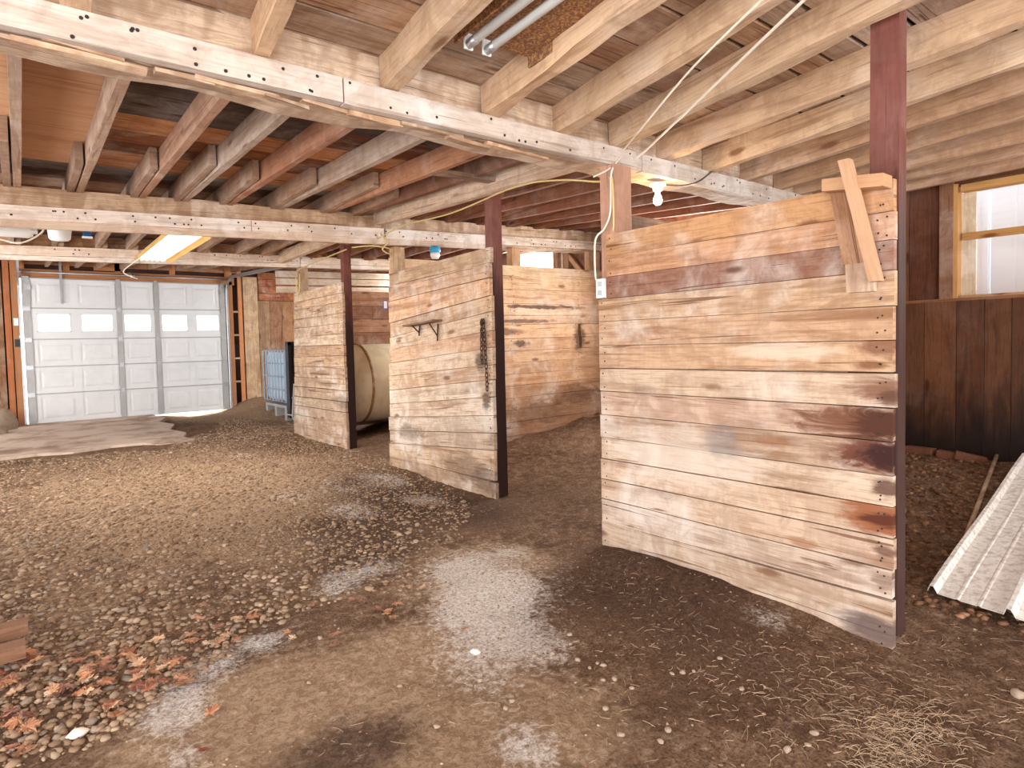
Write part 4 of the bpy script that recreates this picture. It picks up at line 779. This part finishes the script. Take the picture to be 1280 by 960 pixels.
# ------------------------------------------------------------------ gravel (nobody could count it)
ng = np.random.RandomState(11)
ico = []
phi = (1+5**.5)/2
iv = np.array([(-1, phi, 0), (1, phi, 0), (-1, -phi, 0), (1, -phi, 0), (0, -1, phi), (0, 1, phi), (0, -1, -phi), (0, 1, -phi), (phi, 0, -1), (phi, 0, 1), (-phi, 0, -1), (-phi, 0, 1)])/math.sqrt(1+phi*phi)
iff = np.array([(0, 11, 5), (0, 5, 1), (0, 1, 7), (0, 7, 10), (0, 10, 11), (1, 5, 9), (5, 11, 4), (11, 10, 2), (10, 7, 6), (7, 1, 8), (3, 9, 4), (3, 4, 2), (3, 2, 6), (3, 6, 8), (3, 8, 9), (4, 9, 5), (2, 4, 11), (6, 2, 10), (8, 6, 7), (9, 8, 1)])
def scatter(px, py, r, pal, wts, name, label, sq=(.45, .8)):
    n = len(px); z = zf(px, py)
    th = ng.rand(n)*6.283; cs, sn = np.cos(th), np.sin(th)
    jit = 1+.28*(ng.rand(n, 12, 1)-.5)*2
    V = iv[None]*jit; V = V*np.stack([r*ng.uniform(.9, 1.45, n), r, r*ng.uniform(*sq, n)], -1)[:, None, :]
    Vx = V[..., 0]*cs[:, None]-V[..., 1]*sn[:, None]; Vy = V[..., 0]*sn[:, None]+V[..., 1]*cs[:, None]
    P = np.stack([Vx+px[:, None], Vy+py[:, None], V[..., 2]+(z+r*.12)[:, None]], -1).reshape(-1, 3)
    Fc = (iff[None]+(np.arange(n)*12)[:, None, None]).reshape(-1, 3)
    c = pal[ng.choice(len(pal), n, p=wts)]*ng.uniform(.8, 1.2, (n, 1)); c = np.concatenate([np.clip(c, 0, 1), np.ones((n, 1))], 1); c = np.repeat(c, 12, 0)
    o = fastmesh(name, P, Fc, M['gravel'], c, smooth=True, k=3); return tag(o, label, 'gravel', kind='stuff')
pal = np.array([srgb(150, 124, 99), srgb(132, 105, 82), srgb(168, 144, 120), srgb(142, 124, 107), srgb(112, 86, 66)])
def sample(n, ylo, yhi, near=True):
    yy = ylo+(yhi-ylo)*ng.rand(n)**1.25; xx = ng.uniform(-.9, 3.0, n); k = inpoly(xx+.08*fbm(xx, yy, 5.), yy+.1*fbm(xx+3, yy, 5.), gpoly)
    dn = fbm(xx+30, yy, 1.4, 3); k &= (ng.rand(n) < .72+.6*dn); return xx[k], yy[k]
xx, yy = sample(46000, 2.2, 11.5); scatter(xx, yy, ng.uniform(.003, .0095, len(xx))*(1+.075*yy)*np.where(ng.rand(len(xx)) < .06, 1.7, 1), pal, [.3, .28, .14, .14, .14], 'gravel', 'fine tan gravel spread over the aisle floor at left')
xx, yy = sample(7500, 2.2, 5.8); wgt = ng.rand(len(xx)) < np.exp(-((xx+.1)/1.2)**2)*1.1; xx, yy = xx[wgt], yy[wgt]
scatter(xx, yy, ng.uniform(.011, .019, len(xx)), pal, [.3, .2, .2, .2, .1], 'coarse_gravel', 'coarse rounded gravel under the fallen leaves at lower left')
xx = ng.uniform(.2, 4.6, 2600); yy = ng.uniform(.7, 5.5, 2600); k = ~inpoly(xx, yy, gpoly); xx, yy = xx[k], yy[k]
scatter(xx, yy, ng.uniform(.0025, .006, len(xx)), pal, [.2, .3, .2, .1, .2], 'grit', 'tiny grit scattered over the brown dirt before the stalls')
xx = ng.uniform(3.1, 5.9, 2600); yy = ng.uniform(.6, 2.5, 2600)
scatter(xx, yy, ng.uniform(.006, .022, len(xx)), np.array([srgb(126, 90, 66), srgb(104, 72, 52), srgb(150, 112, 84)]), [.4, .4, .2], 'dirt_clods', 'crumbly brown dirt clods inside the near stall')

ORD = 'first second third fourth fifth sixth seventh eighth ninth tenth eleventh twelfth thirteenth fourteenth fifteenth sixteenth seventeenth eighteenth nineteenth twentieth'.split()+['twenty-'+q for q in 'first second third fourth fifth sixth seventh eighth ninth'.split()]+['thirtieth']+['thirty-'+q for q in 'first second third fourth fifth'.split()]
def ordinal(objs, text):
    key = lambda o: (Vector(o.location)-Vector((0, 0, H))).dot(Vector(RV))/(Vector(o.location)-Vector((0, 0, H))).dot(Vector(f0))
    L_ = sorted(objs, key=key)
    for i_, o in enumerate(L_): o['label'] = text % ('leftmost' if i_ == 0 else 'rightmost' if i_ == len(L_)-1 else ORD[i_]+' from the left')
ordinal([o for o in COL.objects if o.get('group') == 'loose stones on the bare dirt'], 'small loose stone on the brown dirt, %s')
# ------------------------------------------------------------------ straw
def straw(pts, name, label, lmin=.02, lmax=.07, col=srgb(178, 152, 124), rr=.00055):
    V = []; Fc = []; C = []
    for (x_, y_, hz) in pts:
        a_ = ng.rand()*6.283; L = ng.uniform(lmin, lmax); bend = ng.normal()*.8; q = None; base = len(V); n = 4; cc = np.array(col)*ng.uniform(.65, 1.15); hh = abs(ng.normal())*hz
        px_, py_ = x_, y_
        for i in range(n+1):
            z_ = Zf(px_, py_)+.002+hh*math.sin(math.pi*i/n*.8)
            d = (math.cos(a_), math.sin(a_)); s_ = (-d[1]*rr, d[0]*rr)
            V += [(px_-s_[0], py_-s_[1], z_), (px_+s_[0], py_+s_[1], z_), (px_, py_, z_+rr*1.6)]; C += [(*np.clip(cc, 0, 1), 1)]*3
            px_ += d[0]*L/n; py_ += d[1]*L/n; a_ += bend/n
        for i in range(n):
            for k in range(3):
                k2 = (k+1) % 3; Fc.append((base+3*i+k, base+3*i+k2, base+3*i+3+k2, base+3*i+3+k))
    o = fastmesh(name, np.array(V), np.array(Fc), M['straw'], np.array(C), smooth=False); return tag(o, label, 'straw', kind='stuff')
c0 = fl(1130, 925); pts = [(c0.x+ng.normal()*.14, c0.y+ng.normal()*.055, .010) for _ in range(400)]
c1 = fl(1060, 880); pts += [(c1.x+ng.normal()*.22, c1.y+ng.normal()*.10, .006) for _ in range(160)]
straw(pts, 'straw_clump', 'loose clump of dry straw on the dirt at the lower right')
pts = []
for (u, v, su, sv, n) in ((930, 830, 90, 35, 150), (790, 740, 70, 40, 90), (1150, 800, 90, 60, 110), (1230, 880, 60, 60, 120), (700, 640, 60, 30, 40), (980, 860, 120, 50, 150), (1180, 650, 40, 60, 60), (600, 900, 120, 40, 40)):
    for _ in range(n): p = fl(min(u+ng.normal()*su, 1400), max(v+ng.normal()*sv, 560)); pts.append((min(p.x, 5.6), p.y, .002))
straw(pts, 'scattered_straw', 'single straw stalks scattered over the brown dirt floor', .012, .05, srgb(186, 156, 128), .0006)

# ------------------------------------------------------------------ maple leaves
def leafmesh(seed):
    r = random.Random(seed); lobes = [(90, 1.0), (38, .85), (142, .85), (-18, .55), (198, .55)]; lobes.sort(); P = []
    for i, (a_, l_) in enumerate(lobes):
        l_ *= r.uniform(.88, 1.1)
        for da, f_ in ((-21, .62), (-17, .80), (-9, .76), (0, 1.0), (9, .77), (17, .80), (21, .62)): P.append((math.radians(a_+da), l_*f_))
        if i < 4: mid = (a_+lobes[i+1][0])/2; P.append((math.radians(mid), .46))
    P.append((math.radians(236), .28)); P.append((math.radians(270), .12)); P.append((math.radians(304), .28))
    cu = r.uniform(.05, .4); tw = r.uniform(-.3, .3); V = [(0, 0, 0)]
    for k, (a_, l_) in enumerate(P): x_, y_ = l_*math.cos(a_), l_*math.sin(a_); V.append((x_, y_, cu*(x_*x_*.9+.5*y_*y_)+tw*x_*y_+.06*math.sin(k*1.9)))
    n = len(P); Fc = [(0, k, k+1) for k in range(1, n)]+[(0, n, 1)]
    b0 = len(V); V += [(-.018, -.1, .0), (.018, -.1, .0), (.05, -.75, .14), (.02, -.78, .15)]; Fc.append((b0, b0+3, b0+2, b0+1))
    me = bpy.data.meshes.new('maple_leaf'); me.from_pydata([tuple(c*.052 for c in v) for v in V], [], Fc); me.materials.append(M['leaf']); return me
LM = [leafmesh(s) for s in range(7)]
LC = [srgb(176, 126, 90), srgb(160, 104, 74), srgb(186, 144, 108), srgb(132, 82, 62), srgb(194, 160, 128), srgb(168, 116, 82)]
def leaf(u, v, label, group=None, lift=.008, s=1.):
    p = fl(u, v); me = rnd.choice(LM); o = bpy.data.objects.new('maple_leaf', me); COL.objects.link(o)
    s *= rnd.uniform(.62, 1.0); flip = rnd.random() < .35
    o.location = (p.x, p.y, Zf(p.x, p.y)+lift+(.012 if flip else 0)); o.scale = (s, s, s); o.rotation_euler = (rnd.uniform(-.25, .25)+(math.pi if flip else 0), rnd.uniform(-.25, .25), rnd.uniform(0, 6.28)); o.color = (*tint(rnd.choice(LC), .12), 1)
    return tag(o, label, 'leaf', group)
LG = 'dry orange-brown maple leaf in the drift over the gravel at lower left'
cl = [(20, 860, 22, 12, 8), (45, 835, 22, 10, 8), (70, 868, 16, 10, 5), (120, 850, 26, 14, 10), (155, 830, 26, 12, 9), (185, 855, 20, 10, 9), (210, 835, 16, 10, 6), (15, 905, 14, 12, 7), (38, 925, 14, 10, 6), (35, 945, 10, 8, 3), (140, 893, 12, 8, 6), (100, 870, 20, 8, 5), (222, 852, 10, 8, 4), (105, 822, 14, 8, 4)]
for (u, v, su, sv, n) in cl:
    for _ in range(n): leaf(u+rnd.gauss(0, su*.6), min(v+rnd.gauss(0, sv*.6), 955), LG, 'leaf drift on the gravel at lower left', rnd.uniform(.010, .024))
LG2 = 'dry maple leaf in the loose row of leaves above the lower left drift'
for (u, v) in ((198, 799), (235, 808), (250, 806), (262, 811), (280, 800), (288, 796), (270, 790), (262, 776), (246, 776), (300, 777), (320, 767), (316, 774), (250, 762), (272, 805), (292, 802), (240, 795)): leaf(u, v, LG2, 'loose row of leaves', .012)
LG3 = 'dry maple leaf lying in the damp dirt between the partitions and the gravel'
for (u, v) in ((362, 790), (368, 797), (392, 757), (440, 752), (454, 752), (484, 732), (488, 765), (494, 758), (482, 770), (490, 770), (524, 738), (418, 797), (419, 807), (476, 762)): leaf(u, v, LG3, 'leaves in the damp dirt', .006, .85)
leaf(262, 890, 'single dry leaf lying alone on bare dirt right of the leaf drift', s=.9); leaf(258, 935, 'dark red crumpled leaf lying alone near the bottom edge', s=.8).color = (*srgb(140, 62, 40), 1)
leaf(620, 690, 'small orange leaf near the foot of the middle partition', s=.5); leaf(580, 785, 'brown leaf in the white lime patch', s=.6)
ordinal([o for o in COL.objects if o.get('group') == 'loose row of leaves'], 'dry leaf in the loose row above the drift, %s')
ordinal([o for o in COL.objects if o.get('group') == 'leaves in the damp dirt'], 'dry leaf on damp dirt left of the middle partition, %s')
